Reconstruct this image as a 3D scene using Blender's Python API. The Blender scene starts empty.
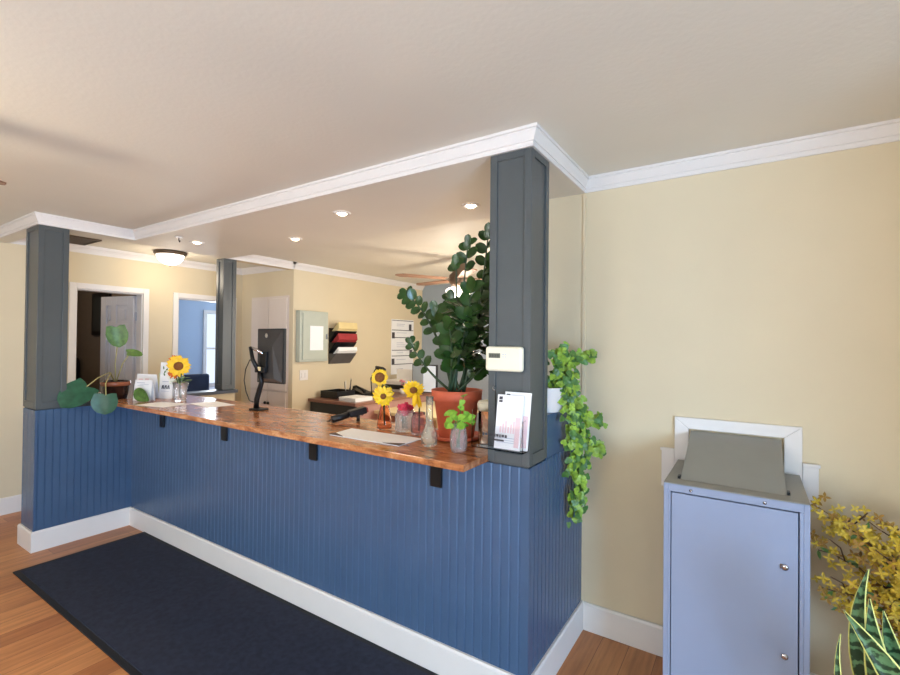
import bpy, math, random
from mathutils import Vector, Matrix
random.seed(7)
S = bpy.context.scene
COL = S.collection
PI = math.pi
V = Vector

# ------------------------------------------------------------------ helpers
GAP = None
class M:
    """collects geometry (world coordinates) and links it as one mesh object"""
    def __init__(s): s.v = []; s.f = []; s.uv = {}
    def add(s, vs, fs):
        o = len(s.v); s.v += [tuple(a) for a in vs]; s.f += [[i+o for i in f] for f in fs]
        return s
    def box(s, x0, x1, y0, y1, z0, z1):
        return s.add([(x0,y0,z0),(x1,y0,z0),(x1,y1,z0),(x0,y1,z0),(x0,y0,z1),(x1,y0,z1),(x1,y1,z1),(x0,y1,z1)],
                     [(0,3,2,1),(4,5,6,7),(0,1,5,4),(1,2,6,5),(2,3,7,6),(3,0,4,7)])
    def obox(s, c, ax, ay, az, hx, hy, hz):
        c = V(c); ax, ay, az = V(ax).normalized()*hx, V(ay).normalized()*hy, V(az).normalized()*hz
        vs = [c+i*ax+j*ay+k*az for k in (-1,1) for i,j in ((-1,-1),(1,-1),(1,1),(-1,1))]
        return s.add(vs, [(0,3,2,1),(4,5,6,7),(0,1,5,4),(1,2,6,5),(2,3,7,6),(3,0,4,7)])
    def lathe(s, prof, c, n=24, sy=1, cap=True, axis=None):
        """prof: (r, z) list going up, around c; axis optional direction"""
        c = V(c); q = V((0,0,1)).rotation_difference(V(axis)) if axis is not None else None
        vs = []
        for r, z in prof:
            for k in range(n):
                a = 2*PI*k/n; p = V((r*math.cos(a), r*sy*math.sin(a), z))
                if q: p = q @ p
                vs.append(c+p)
        fs = [(i*n+k, i*n+(k+1)%n, (i+1)*n+(k+1)%n, (i+1)*n+k) for i in range(len(prof)-1) for k in range(n)]
        if cap:
            fs.append(tuple(range(n-1,-1,-1))); fs.append(tuple((len(prof)-1)*n+k for k in range(n)))
        return s.add(vs, fs)
    def tube(s, pts, rs, n=8):
        pts = [V(p) for p in pts]
        if not isinstance(rs, (list, tuple)): rs = [rs]*len(pts)
        vs = []; up = V((0.13,0.21,1))
        for i, p in enumerate(pts):
            t = (pts[min(i+1,len(pts)-1)] - pts[max(i-1,0)]).normalized()
            a = t.cross(up)
            if a.length < .05: a = t.cross(V((1,0,0)))
            a.normalize(); b = t.cross(a)
            for k in range(n):
                g = 2*PI*k/n; vs.append(p + (a*math.cos(g)+b*math.sin(g))*rs[i])
        L = len(pts)
        fs = [(i*n+k, (i+1)*n+k, (i+1)*n+(k+1)%n, i*n+(k+1)%n) for i in range(L-1) for k in range(n)]
        fs += [tuple(range(n)), tuple((L-1)*n+k for k in range(n-1,-1,-1))]
        return s.add(vs, fs)
    def ball(s, c, r, n=10, m=7, sz=1):
        pr = [(max(1e-4, r*math.sin(PI*i/m)), -r*sz*math.cos(PI*i/m)) for i in range(m+1)]
        return s.lathe(pr, c, n, cap=False)
    def leaf(s, base, d, nrm, L, W, shape='oval', droop=.2, fold=.15, n=7, thick=0):
        """curved leaf blade: grid n x 4 with an outline by shape"""
        base = V(base); d = V(d).normalized(); nrm = V(nrm)
        if GAP and all(GAP[k][0] < (base+d*L*.5)[k] < GAP[k][1] for k in range(3)): return s
        side = d.cross(nrm)
        if side.length < .05: side = d.cross(V((.3,.9,.2)))
        side.normalize(); nrm = side.cross(d).normalized()
        vs = []; m = 5
        for i in range(n+1):
            t = i/n
            if shape == 'oval': w = math.sin(PI*min(1,max(0,t))**.85)**.75 if 0 < t < 1 else 0.02
            elif shape == 'heart': w = (1.0*math.sqrt(max(0,1-((t-.3)/.7)**2)) if t > .3 else .82+.18*t/.3) if t < 1 else .02
            elif shape == 'round': w = math.sqrt(max(0.0004, 1-(2*t-1)**2))
            elif shape == 'sword': w = (.75+.25*math.sin(PI*t*.8)) * (1 if t < .6 else max(.03, 1-((t-.6)/.4)**1.8))
            else: w = math.sin(PI*t)**.6 if 0 < t < 1 else .02
            back = 0
            for j in range(m):
                u = -1+2*j/(m-1)
                if shape == 'heart' and i == 0: back = -.16*L*(abs(u) if abs(u) < 1 else .45)
                p = base + d*(L*t+back) + side*(u*w*W/2) + nrm*(abs(u)**1.3*fold*w*W - droop*L*t*t)
                vs.append(p)
        fs = [(i*m+j, i*m+j+1, (i+1)*m+j+1, (i+1)*m+j) for i in range(n) for j in range(m-1)]
        return s.add(vs, fs)
    def sweep(s, path, prof, sign=1):
        """mitred sweep of prof (offset to the sign side, z) along an xy path"""
        P = [V((a,b,0)) for a, b in path]; k = len(prof); vs = []
        for i, p in enumerate(P):
            def nn(a, b):
                t = (b-a).normalized(); return V((-t.y, t.x, 0))*sign
            if i == 0: m = nn(P[0], P[1])
            elif i == len(P)-1: m = nn(P[-2], P[-1])
            else:
                n1, n2 = nn(P[i-1], p), nn(p, P[i+1]); m = (n1+n2); m = m/ (1+n1.dot(n2))
            for o, z in prof: q = p+m*o; vs.append((q.x, q.y, z))
        fs = [(i*k+j, i*k+(j+1)%k, (i+1)*k+(j+1)%k, (i+1)*k+j) for i in range(len(P)-1) for j in range(k)]
        fs += [tuple(range(k)), tuple((len(P)-1)*k+j for j in range(k-1,-1,-1))]
        return s.add(vs, fs)
    def build(s, name, mat, parent=None, smooth=False, bevel=0, loc=None):
        org = V(loc) if loc is not None else V((0,0,0))
        if parent is not None: org = V((0,0,0)); p = parent
        wo = V((0,0,0)); p = parent
        while p is not None: wo += p.location; p = p.parent
        off = wo if parent is not None else org
        me = bpy.data.meshes.new(name)
        me.from_pydata([tuple(V(a)-off) for a in s.v], [], s.f)
        me.validate(); me.update()
        me.materials.append(mat)
        if smooth:
            for q in me.polygons: q.use_smooth = True
        o = bpy.data.objects.new(name, me); COL.objects.link(o)
        if parent is not None: o.parent = parent
        else: o.location = org
        if bevel:
            b = o.modifiers.new('bevel', 'BEVEL'); b.width = bevel; b.segments = 2; b.limit_method = 'ANGLE'; b.angle_limit = math.radians(40)
        return o

def thing(name, label, cat, loc, group=None):
    o = bpy.data.objects.new(name, None); COL.objects.link(o); o.location = loc
    o.empty_display_size = .05
    o['label'] = label; o['category'] = cat
    if group: o['group'] = group
    return o
def tag(o, label, cat, group=None):
    o['label'] = label; o['category'] = cat
    if group: o['group'] = group
    return o
def struct(o, label=None):
    o['kind'] = 'structure'
    if label: o['label'] = label
    return o
def copy_tree(o, loc, label):
    r = o.copy(); COL.objects.link(r); r.location = loc; r['label'] = label
    for ch in list(o.children):
        c = ch.copy(); COL.objects.link(c); c.parent = r
        for g in ch.children:
            d = g.copy(); COL.objects.link(d); d.parent = c
    return r

# ------------------------------------------------------------------ materials
def srgb(r, g, b):
    f = lambda c: (c/255/12.92) if c/255 <= .04045 else ((c/255+.055)/1.055)**2.4
    return (f(r), f(g), f(b), 1)
def mat(name, col, rough=.5, metal=0, var=.06, scale=12, bump=0, bscale=60, trans=0, ior=1.45, emit=None, es=0, coat=0, sss=0, spec=.5, alpha=1):
    m = bpy.data.materials.new(name); m.use_nodes = True
    nt = m.node_tree; b = nt.nodes['Principled BSDF']; L = nt.links
    tc = nt.nodes.new('ShaderNodeTexCoord')
    b.inputs['Roughness'].default_value = rough; b.inputs['Metallic'].default_value = metal
    b.inputs['IOR'].default_value = ior; b.inputs['Transmission Weight'].default_value = trans
    b.inputs['Coat Weight'].default_value = coat; b.inputs['Coat Roughness'].default_value = .15
    b.inputs['Specular IOR Level'].default_value = spec; b.inputs['Alpha'].default_value = alpha
    if var:
        n = nt.nodes.new('ShaderNodeTexNoise'); n.inputs['Scale'].default_value = scale; n.inputs['Detail'].default_value = 4
        L.new(tc.outputs['Object'], n.inputs['Vector'])
        r = nt.nodes.new('ShaderNodeValToRGB')
        r.color_ramp.elements[0].position = .3; r.color_ramp.elements[1].position = .7
        r.color_ramp.elements[0].color = tuple(c*(1-var) for c in col[:3])+(1,)
        r.color_ramp.elements[1].color = tuple(min(1,c*(1+var)) for c in col[:3])+(1,)
        L.new(n.outputs['Fac'], r.inputs['Fac']); L.new(r.outputs['Color'], b.inputs['Base Color'])
    else: b.inputs['Base Color'].default_value = col
    if bump:
        n2 = nt.nodes.new('ShaderNodeTexNoise'); n2.inputs['Scale'].default_value = bscale; n2.inputs['Detail'].default_value = 3
        L.new(tc.outputs['Object'], n2.inputs['Vector'])
        bp = nt.nodes.new('ShaderNodeBump'); bp.inputs['Strength'].default_value = bump; bp.inputs['Distance'].default_value = .004
        L.new(n2.outputs['Fac'], bp.inputs['Height']); L.new(bp.outputs['Normal'], b.inputs['Normal'])
    if emit: b.inputs['Emission Color'].default_value = emit; b.inputs['Emission Strength'].default_value = es
    if sss: b.inputs['Subsurface Weight'].default_value = sss
    return m

def mat_floor():
    m = bpy.data.materials.new('oak_planks'); m.use_nodes = True
    nt = m.node_tree; b = nt.nodes['Principled BSDF']; L = nt.links; N = nt.nodes.new
    tc = N('ShaderNodeTexCoord'); mp = N('ShaderNodeMapping'); mp.inputs['Rotation'].default_value = (0,0,PI/2)
    L.new(tc.outputs['Object'], mp.inputs['Vector'])
    br = N('ShaderNodeTexBrick'); br.inputs['Scale'].default_value = 1; br.inputs['Brick Width'].default_value = 1.25
    br.inputs['Row Height'].default_value = .13; br.inputs['Mortar Size'].default_value = .0012; br.offset = .37
    br.inputs['Color1'].default_value = srgb(206,142,88); br.inputs['Color2'].default_value = srgb(176,112,66); br.inputs['Mortar'].default_value = srgb(112,70,42)
    L.new(mp.outputs['Vector'], br.inputs['Vector'])
    mp2 = N('ShaderNodeMapping'); mp2.inputs['Scale'].default_value = (14,1.1,1); L.new(tc.outputs['Object'], mp2.inputs['Vector'])
    n = N('ShaderNodeTexNoise'); n.inputs['Scale'].default_value = 2.2; n.inputs['Detail'].default_value = 6; n.inputs['Roughness'].default_value = .6
    L.new(mp2.outputs['Vector'], n.inputs['Vector'])
    r = N('ShaderNodeValToRGB'); r.color_ramp.elements[0].position = .32; r.color_ramp.elements[0].color = (.55,.5,.46,1); r.color_ramp.elements[1].position = .62; r.color_ramp.elements[1].color = (1,1,1,1)
    L.new(n.outputs['Fac'], r.inputs['Fac'])
    mx = N('ShaderNodeMixRGB'); mx.blend_type = 'MULTIPLY'; mx.inputs['Fac'].default_value = .75
    L.new(br.outputs['Color'], mx.inputs['Color1']); L.new(r.outputs['Color'], mx.inputs['Color2'])
    L.new(mx.outputs['Color'], b.inputs['Base Color']); b.inputs['Roughness'].default_value = .38
    bp = N('ShaderNodeBump'); bp.inputs['Strength'].default_value = .15; bp.inputs['Distance'].default_value = .002
    L.new(n.outputs['Fac'], bp.inputs['Height']); L.new(bp.outputs['Normal'], b.inputs['Normal'])
    return m
def mat_counter():
    m = bpy.data.materials.new('mottled_wood_worktop'); m.use_nodes = True
    nt = m.node_tree; b = nt.nodes['Principled BSDF']; L = nt.links; N = nt.nodes.new
    tc = N('ShaderNodeTexCoord'); mp = N('ShaderNodeMapping'); mp.inputs['Scale'].default_value = (2.2,7,7)
    L.new(tc.outputs['Object'], mp.inputs['Vector'])
    n = N('ShaderNodeTexNoise'); n.inputs['Scale'].default_value = 3; n.inputs['Detail'].default_value = 8; n.inputs['Distortion'].default_value = 1.2
    L.new(mp.outputs['Vector'], n.inputs['Vector'])
    r = N('ShaderNodeValToRGB'); e = r.color_ramp.elements
    e[0].position = .3; e[0].color = srgb(132,78,46); e[1].position = .72; e[1].color = srgb(214,158,108)
    x = e.new(.5); x.color = srgb(184,118,72)
    L.new(n.outputs['Fac'], r.inputs['Fac'])
    n3 = N('ShaderNodeTexNoise'); n3.inputs['Scale'].default_value = 90; n3.inputs['Detail'].default_value = 2
    L.new(tc.outputs['Object'], n3.inputs['Vector'])
    r3 = N('ShaderNodeValToRGB'); r3.color_ramp.elements[0].position = .36; r3.color_ramp.elements[0].color = (.72,.6,.52,1); r3.color_ramp.elements[1].position = .5; r3.color_ramp.elements[1].color = (1,1,1,1)
    L.new(n3.outputs['Fac'], r3.inputs['Fac'])
    mx = N('ShaderNodeMixRGB'); mx.blend_type = 'MULTIPLY'; mx.inputs['Fac'].default_value = .5
    L.new(r.outputs['Color'], mx.inputs['Color1']); L.new(r3.outputs['Color'], mx.inputs['Color2'])
    L.new(mx.outputs['Color'], b.inputs['Base Color'])
    b.inputs['Roughness'].default_value = .22; b.inputs['Coat Weight'].default_value = .25; b.inputs['Coat Roughness'].default_value = .1
    return m
def mat_snake():
    m = bpy.data.materials.new('snake_leaf'); m.use_nodes = True
    nt = m.node_tree; b = nt.nodes['Principled BSDF']; L = nt.links; N = nt.nodes.new
    at = N('ShaderNodeAttribute'); at.attribute_name = 'edge'
    r = N('ShaderNodeValToRGB'); r.color_ramp.elements[0].position = .87; r.color_ramp.elements[0].color = (0,0,0,1); r.color_ramp.elements[1].position = .93
    L.new(at.outputs['Fac'], r.inputs['Fac'])
    tc = N('ShaderNodeTexCoord'); w = N('ShaderNodeTexWave'); w.bands_direction = 'Z'; w.inputs['Scale'].default_value = 9; w.inputs['Distortion'].default_value = 7; w.inputs['Detail'].default_value = 3; w.inputs['Detail Scale'].default_value = 4
    L.new(tc.outputs['Object'], w.inputs['Vector'])
    g = N('ShaderNodeValToRGB'); g.color_ramp.elements[0].color = srgb(30,56,32); g.color_ramp.elements[1].color = srgb(92,128,84)
    g.color_ramp.elements[0].position = .35; g.color_ramp.elements[1].position = .8
    L.new(w.outputs['Fac'], g.inputs['Fac'])
    mx = N('ShaderNodeMixRGB'); mx.inputs['Color2'].default_value = srgb(226,226,130)
    L.new(r.outputs['Color'], mx.inputs['Fac']); L.new(g.outputs['Color'], mx.inputs['Color1'])
    L.new(mx.outputs['Color'], b.inputs['Base Color']); b.inputs['Roughness'].default_value = .35
    return m
def mat_cut_glass(name, scale):
    m = mat(name, (1,1,1,1), rough=.08, trans=.9, var=0, ior=1.2)
    nt = m.node_tree; b = nt.nodes['Principled BSDF']; L = nt.links; N = nt.nodes.new
    tc = N('ShaderNodeTexCoord'); v = N('ShaderNodeTexVoronoi'); v.inputs['Scale'].default_value = scale
    L.new(tc.outputs['Object'], v.inputs['Vector'])
    bp = N('ShaderNodeBump'); bp.inputs['Strength'].default_value = .8; bp.inputs['Distance'].default_value = .004
    L.new(v.outputs['Distance'], bp.inputs['Height']); L.new(bp.outputs['Normal'], b.inputs['Normal'])
    return m

wall_m   = mat('cream_wall_paint', srgb(217,201,169), .75, var=.02, scale=3, bump=.08, bscale=140)
ceil_m   = mat('warm_white_ceiling', srgb(230,225,211), .6, var=.02, scale=2, bump=.22, bscale=55)
gray_m   = mat('blue_grey_wall_paint', srgb(158,170,182), .7, var=.02, scale=3)
bluewall_m = mat('pale_blue_wall_paint', srgb(176,192,212), .7, var=.02, scale=3)
white_m  = mat('white_trim_paint', srgb(228,222,216), .4, var=.015, scale=8)
closet_m = mat('off_white_cupboard_paint', srgb(222,208,196), .45, var=.02, scale=6)
blue_m   = mat('slate_blue_panel_paint', srgb(70,93,122), .27, var=.05, scale=5, bump=.03)
column_m = mat('slate_grey_column_paint', srgb(80,84,84), .35, var=.05, scale=5, bump=.03)
capd_m   = mat('dark_slate_ledge_paint', srgb(60,66,78), .4, var=.05)
floor_m  = mat_floor(); counter_m = mat_counter()
mat_m    = mat('navy_mat_pile', srgb(36,42,60), .95, var=.25, scale=40, bump=.6, bscale=400)
matb_m   = mat('black_mat_rubber', srgb(24,26,32), .7, var=.1)
black_m  = mat('black_steel', srgb(14,14,15), .4, var=.1)
blackp_m = mat('black_plastic', srgb(22,22,24), .35, var=.1)
grayp_m  = mat('dark_grey_plastic', srgb(92,88,86), .45, var=.1)
cab_m    = mat('light_grey_steel_paint', srgb(140,150,172), .34, var=.03, scale=4)
cabtop_m = mat('taupe_grey_steel_paint', srgb(140,138,130), .4, var=.04, scale=6, bump=.05)
chrome_m = mat('chrome', srgb(200,200,205), .15, 1, var=.02)
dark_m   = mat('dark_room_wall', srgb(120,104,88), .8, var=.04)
doorg_m  = mat('white_door_paint', srgb(205,200,200), .45, var=.02)
boxg_m   = mat('sage_grey_steel_paint', srgb(184,188,172), .45, var=.03)
paper_m  = mat('white_paper', srgb(244,243,242), .6, var=.01)
cream_m  = mat('cream_plastic', srgb(240,232,206), .4, var=.02)
terra_m  = mat('terracotta', srgb(200,96,66), .65, var=.1, scale=18, bump=.1)
soil_m   = mat('potting_soil', srgb(52,38,30), .95, var=.4, scale=90, bump=.8, bscale=150)
zz_m     = mat('dark_glossy_leaf', srgb(44,72,30), .25, var=.35, scale=14)
zzst_m   = mat('green_stem', srgb(44,66,40), .5, var=.2)
pothos_m = mat('deep_green_leaf', srgb(42,86,62), .35, var=.25, scale=25)
pothos2_m= mat('fresh_green_leaf', srgb(84,116,52), .4, var=.35, scale=30)
stem_m   = mat('pale_stem', srgb(160,150,96), .5, var=.2)
vine_m   = mat('bright_green_leaf', srgb(136,168,58), .4, var=.4, scale=22)
vine2_m  = mat('olive_green_leaf', srgb(78,118,56), .4, var=.3, scale=22)
lime_m   = mat('lime_leaf', srgb(132,178,58), .4, var=.3, scale=40)
yell_m   = mat('sunflower_petal', srgb(250,196,28), .5, var=.15, scale=40)
yell2_m  = mat('yellow_blossom', srgb(196,166,46), .5, var=.3, scale=30)
orange_m = mat('orange_petal', srgb(216,110,40), .5, var=.2, scale=40)
seed_m   = mat('sunflower_seed_disc', srgb(122,72,24), .8, var=.3, scale=120)
red_m    = mat('red_petal', srgb(200,48,74), .5, var=.3, scale=60)
redf_m   = mat('red_folder', srgb(158,46,48), .6, var=.05)
manila_m = mat('manila_folder', srgb(226,204,146), .65, var=.03)
twig_m   = mat('brown_twig', srgb(84,60,38), .8, var=.3)
glass_m  = mat('clear_glass', (1,1,1,1), .02, trans=1, var=0, ior=1.15)
cutg_m   = mat_cut_glass('patterned_glass', 150)
flut_m   = mat('fluted_glass', srgb(250,250,236), .05, trans=.9, var=0, ior=1.2)
oran_g   = mat('orange_glass', srgb(255,214,192), .06, trans=1, var=0, ior=1.15)
acryl_m  = mat('clear_acrylic', (.97,.98,1,1), .03, trans=1, var=0, ior=1.1)
pane_m   = mat('window_glass', (1,1,1,1), .0, trans=1, var=0, ior=1.01)
water_m  = mat('vase_water', (.95,.97,.9,1), .02, trans=1, var=0, ior=1.33)
deskt_m  = mat('brown_desk_laminate', srgb(140,98,82), .35, var=.12, scale=12)
deskd_m  = mat('charcoal_desk_panel', srgb(54,56,54), .5, var=.05)
deskp_m  = mat('pinkish_desk_side', srgb(186,142,130), .5, var=.06)
pale_m   = mat('pale_maple_desk', srgb(236,214,164), .4, var=.04)
brass_m  = mat('bronze_metal', srgb(104,88,74), .4, .6, var=.05)
fanb_m   = mat('reddish_fan_blade', srgb(150,112,88), .45, var=.12)
glow_m   = mat('lit_frosted_glass', srgb(255,250,240), .4, var=0, emit=srgb(255,242,222), es=3)
bulb_m   = mat('lit_lamp_lens', srgb(255,250,240), .4, var=0, emit=srgb(255,230,190), es=14)
ink_m    = mat('dark_grey_ink', srgb(70,66,70), .7, var=.05)
pink_m   = mat('pale_pink_print', srgb(236,206,208), .7, var=.05)
lgray_m  = mat('light_grey_print', srgb(196,198,208), .7, var=.05)
brownl_m = mat('brown_leather', srgb(72,46,34), .5, var=.15)
lcd_m    = mat('grey_lcd', srgb(96,96,80), .3, var=.03)
scr_m    = mat('lit_screen', srgb(210,220,235), .3, var=.02, emit=srgb(205,218,238), es=.25)
snake_m  = mat_snake()
mondk_m  = mat('dark_monitor_plastic', srgb(58,54,52), .3, var=.1)
pinkf_m  = mat('pink_petal', srgb(226,150,160), .5, var=.2)
whitef_m = mat('white_petal', srgb(240,240,226), .5, var=.05)
jarp_m   = mat('mauve_glass', srgb(244,214,218), .08, trans=.95, var=0, ior=1.15)
navy_m   = mat('navy_fabric', srgb(34,46,72), .8, var=.15)

# ------------------------------------------------------------------ plan (metres)
ZC, ZS, ZR = 2.44, 2.361, 1.02           # ceiling, underside of dropped header, rail height
D, LX, YA, PX, W = 1.80, -4.323, 1.175, -.774, 2.52
XB, XC, YG = -4.45, -5.45, 6.0
CT = 1.045                                # counter top

# ------------------------------------------------------------------ room shell
struct(M().box(-9,3.12,-3.12,6.12,-.05,0).build('floor', floor_m))
struct(M().box(-9,3.12,-3.12,6.12,ZC,ZC+.06).build('ceiling', ceil_m))
s = M().box(-4.45,PX,D,W,ZS,ZC).box(-4.45,-1.25,W,2.69,ZS,ZC)
s.box(-4.45,LX,YA,D,ZS,ZC).box(XC,-4.45,YA,YA+.1,ZS,ZC)
struct(s.build('ceiling', ceil_m), 'dropped ceiling band above the counter')
struct(M().box(-1.25,3.0,W,W+.12,0,ZC).build('wall_right', wall_m))
struct(M().box(1.3,1.42,1.0,W-.02,0,ZC-.001).build('wall_light_block', wall_m))  # unseen stub added to keep side window light off the right wall
# inner office side wall with a window
s = M().box(-1.25,-1.13,W+.12,3.3,0,ZC).box(-1.25,-1.13,5.3,YG,0,ZC).box(-1.25,-1.13,3.3,5.3,0,.9).box(-1.25,-1.13,3.3,5.3,2.1,ZC)
struct(s.build('wall_office_side', wall_m))
struct(M().box(-4.57,-1.13,YG,YG+.12,0,ZC).build('wall_back', gray_m))
struct(M().box(-4.57,XB,3.5,YG,0,ZC).build('wall_office', wall_m))
struct(M().box(XC,-4.57,3.5,3.62,0,ZC).build('wall_cupboard', wall_m))
s = M().box(XC-.12,XC,-3,1.766,0,ZC).box(XC-.12,XC,2.351,2.712,0,ZC).box(XC-.12,XC,3.36,3.62,0,ZC)
s.box(XC-.12,XC,1.766,2.351,2.02,ZC).box(XC-.12,XC,2.712,3.36,2.01,ZC)
struct(s.build('wall_left', wall_m))
# rooms beyond the two doorways
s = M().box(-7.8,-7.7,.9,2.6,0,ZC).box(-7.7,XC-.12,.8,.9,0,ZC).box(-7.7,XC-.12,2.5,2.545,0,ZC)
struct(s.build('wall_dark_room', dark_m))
s = M().box(-7.62,-7.5,2.6,4.18,0,ZC).box(-7.62,-7.5,5.0,5.3,0,ZC).box(-7.62,-7.5,4.18,5.0,0,.81).box(-7.62,-7.5,4.18,5.0,1.97,ZC)
s.box(-7.5,XC-.12,2.55,2.6,0,ZC).box(-7.5,XC-.12,5.2,5.3,0,ZC).box(XC-.14,XC-.121,2.6,2.71,0,ZC).box(XC-.2,XC-.121,3.62,5.2,0,ZC)
struct(s.build('wall_blue_room', bluewall_m))
s = M().box(-7.52,-7.47,4.13,4.18,.76,2.02).box(-7.52,-7.47,5.0,5.05,.76,2.02).box(-7.52,-7.47,4.18,5.0,.76,.81).box(-7.52,-7.47,4.18,5.0,1.97,2.02)
s.box(-7.56,-7.53,4.18,5.0,1.375,1.405)
w1 = struct(s.build('window_1', white_m)); M().box(-7.55,-7.545,4.18,5.0,.81,1.97).build('pane', pane_m, w1)
# lobby walls behind the camera, with large windows
s = M().box(3.0,3.12,-.3,W+.12,0,ZC).box(3.0,3.12,-3,-2.6,0,ZC).box(3.0,3.12,-2.6,-.3,0,.2).box(3.0,3.12,-2.6,-.3,2.1,ZC)
struct(s.build('wall_window_side', wall_m))
s = M().box(XC,-3.6,-3.12,-3,0,ZC).box(.2,3.12,-3.12,-3,0,ZC).box(-3.6,.2,-3.12,-3,0,.3).box(-3.6,.2,-3.12,-3,2.2,ZC)
struct(s.build('wall_front', wall_m))
def win(name, ax, c, a0, a1, z0, z1, nd):
    s = M(); t = .03
    def b(p0,p1,q0,q1):
        if ax == 'x': s.box(c-.03,c+.03,p0,p1,q0,q1)
        else: s.box(p0,p1,c-.03,c+.03,q0,q1)
    b(a0,a0+t,z0,z1); b(a1-t,a1,z0,z1); b(a0+t,a1-t,z0,z0+t); b(a0+t,a1-t,z1-t,z1)
    for k in range(1,nd):
        m_ = a0+(a1-a0)*k/nd; b(m_-.02,m_+.02,z0+t,z1-t)
    w = struct(s.build(name, white_m)); p = M()
    if ax == 'x': p.box(c-.004,c+.004,a0+t,a1-t,z0+t,z1-t)
    else: p.box(a0+t,a1-t,c-.004,c+.004,z0+t,z1-t)
    p.build('pane', pane_m, w)
win('window_2','x',3.06,-2.6,-.3,.2,2.1,3); win('window_3','y',-3.06,-3.6,.2,.3,2.2,3); win('window_4','x',-1.19,3.3,5.3,.9,2.1,2)

# crown mouldings
def crown(depth=.034, h=.079, top=ZC):
    return [(0,top-.0005),(depth,top-.0005),(depth,top-.013),(depth-.007,top-.014),(depth-.007,top-.022),(depth*.66,top-.032),(depth*.42,top-.05),(depth*.40,top-.057),(depth*.24,top-.058),(depth*.22,top-.068),(.010,top-h+.004),(.009,top-h),(0,top-h)]
s = M().sweep([(XC,YA),(LX,YA),(LX,D),(PX,D),(PX,W),(3.0,W)], crown(.036), -1)
struct(s.build('trim_1', white_m), 'white crown moulding along the counter header')
s = M().sweep([(XC,-3),(XC,YA-.04)], crown(.05,.075), -1)
struct(s.build('trim_2', white_m))
s = M().sweep([(XC,YA+.1),(XC,3.5),(XB,3.5),(XB,5.998)], crown(.05,.075), -1)
struct(s.build('trim_3', white_m))
# header over the passage opening between small column and the office wall
s = M().box(-4.55,XB,2.8,3.5,ZS,ZC)
struct(s.build('ceiling', wall_m), 'beam over the passage opening')
s = M().sweep([(XB,2.70),(XB,3.5)], crown(.05,.079), -1)
struct(s.build('trim_4', white_m))

# half walls with beadboard
def bead(s, p0, p1, z0, z1, sp=.0436, g=.0078, dp=.006, first=.02):
    """boards with V grooves between p0 and p1 (xy); outside is to the right of p0->p1"""
    a, b = V(p0), V(p1); L = (b-a).length; t = (b-a)/L; n = V((t.y,-t.x))
    pts = [(0,0)]; x = first
    while x < L-.01:
        pts += [(x-g,0),(x,-dp),(x+.0012,-dp),(x+.0022,0)]; x += sp
    pts.append((L,0)); vs = []
    for u, o in pts:
        q = a+t*u+n*o; vs += [(q.x,q.y,z0),(q.x,q.y,z1)]
    s.add(vs, [(2*i,2*i+2,2*i+3,2*i+1) for i in range(len(pts)-1)])
e = .007
s = M().box(LX,PX-e,D+e,D+.185,0,1.014)
bead(s, (LX,D), (PX,D), .10, 1.014)
s.box(PX-.012,PX+.003,D-.003,D+.012,.10,1.012)
struct(s.build('wall_counter_front', blue_m), 'slate blue beadboard half wall under the counter')
s = M().box(LX-.262,LX-e,YA+e,D+.185,0,1.014)
bead(s, (LX,YA), (LX,D), .10, 1.014, dp=.0028); bead(s, (LX-.262,YA), (LX,YA), .10, 1.014, sp=.09)
s.box(LX-.012,LX+.002,D-.010,D+.001,.14,1.012).box(LX-.012,LX+.003,YA-.003,YA+.012,.1,1.012)
struct(s.build('wall_counter_left', blue_m), 'slate blue beadboard return left of the counter')
s = M().box(PX-.196,PX-e,D+.186,W,0,1.014)
bead(s, (PX,D), (PX,W), .10, 1.014, sp=.0436)
s.box(PX-.196,PX-.004,D+.2,W,1.014,1.022).box(PX-.196,PX,D+.2,W,1.022,1.215)
struct(s.build('wall_counter_right', blue_m), 'slate blue beadboard half wall at the right end')
# small half wall under the far column
s = M().box(-4.575,XB,D+.19,2.79,0,1.0)
struct(s.build('wall_passage', wall_m)); 
struct(M().box(-4.60,-4.425,D+.19,2.81,1.0,1.03).build('trim_5', capd_m), 'dark ledge on the low passage wall')

# baseboards
bbp = [(0,.0),(.016,.0),(.016,.134),(.010,.146),(0,.146)]
s = M().sweep([(LX-.262-.0,D),(LX-.262,YA),(LX,YA),(LX,D),(PX,D),(PX,W),(3.0,W)], bbp, -1)
struct(s.build('baseboard_counter', white_m))
s = M().sweep([(XC,-3),(XC,1.70)], bbp, -1); struct(s.build('baseboard_left', white_m))
s = M().sweep([(XC,2.43),(XC,2.64)], bbp, -1); struct(s.build('baseboard_passage', white_m))
s = M().sweep([(XB,3.52),(XB,YG),(-1.25,YG)], bbp, -1); struct(s.build('baseboard_office', white_m))
# vertical corner strip where the side wall starts
struct(M().box(PX-.004,PX+.012,W-.008,W,1.016,ZS).build('trim_6', wall_m))

# door casings on the far wall
def casing(name, y0, y1, zt, w=.055):
    s = M().box(XC,XC+.018,y0-w,y0,0,zt+w).box(XC,XC+.018,y1,y1+w,0,zt+w).box(XC,XC+.018,y0,y1,zt,zt+w)
    s.box(XC-.12,XC,y0,y0+.012,0,zt).box(XC-.12,XC,y1-.012,y1,0,zt).box(XC-.12,XC,y0+.012,y1-.012,zt-.012,zt)
    struct(s.build(name, white_m, bevel=.003))
casing('trim_7',1.766,2.351,2.02); casing('trim_8',2.712,3.36,2.01)
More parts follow.
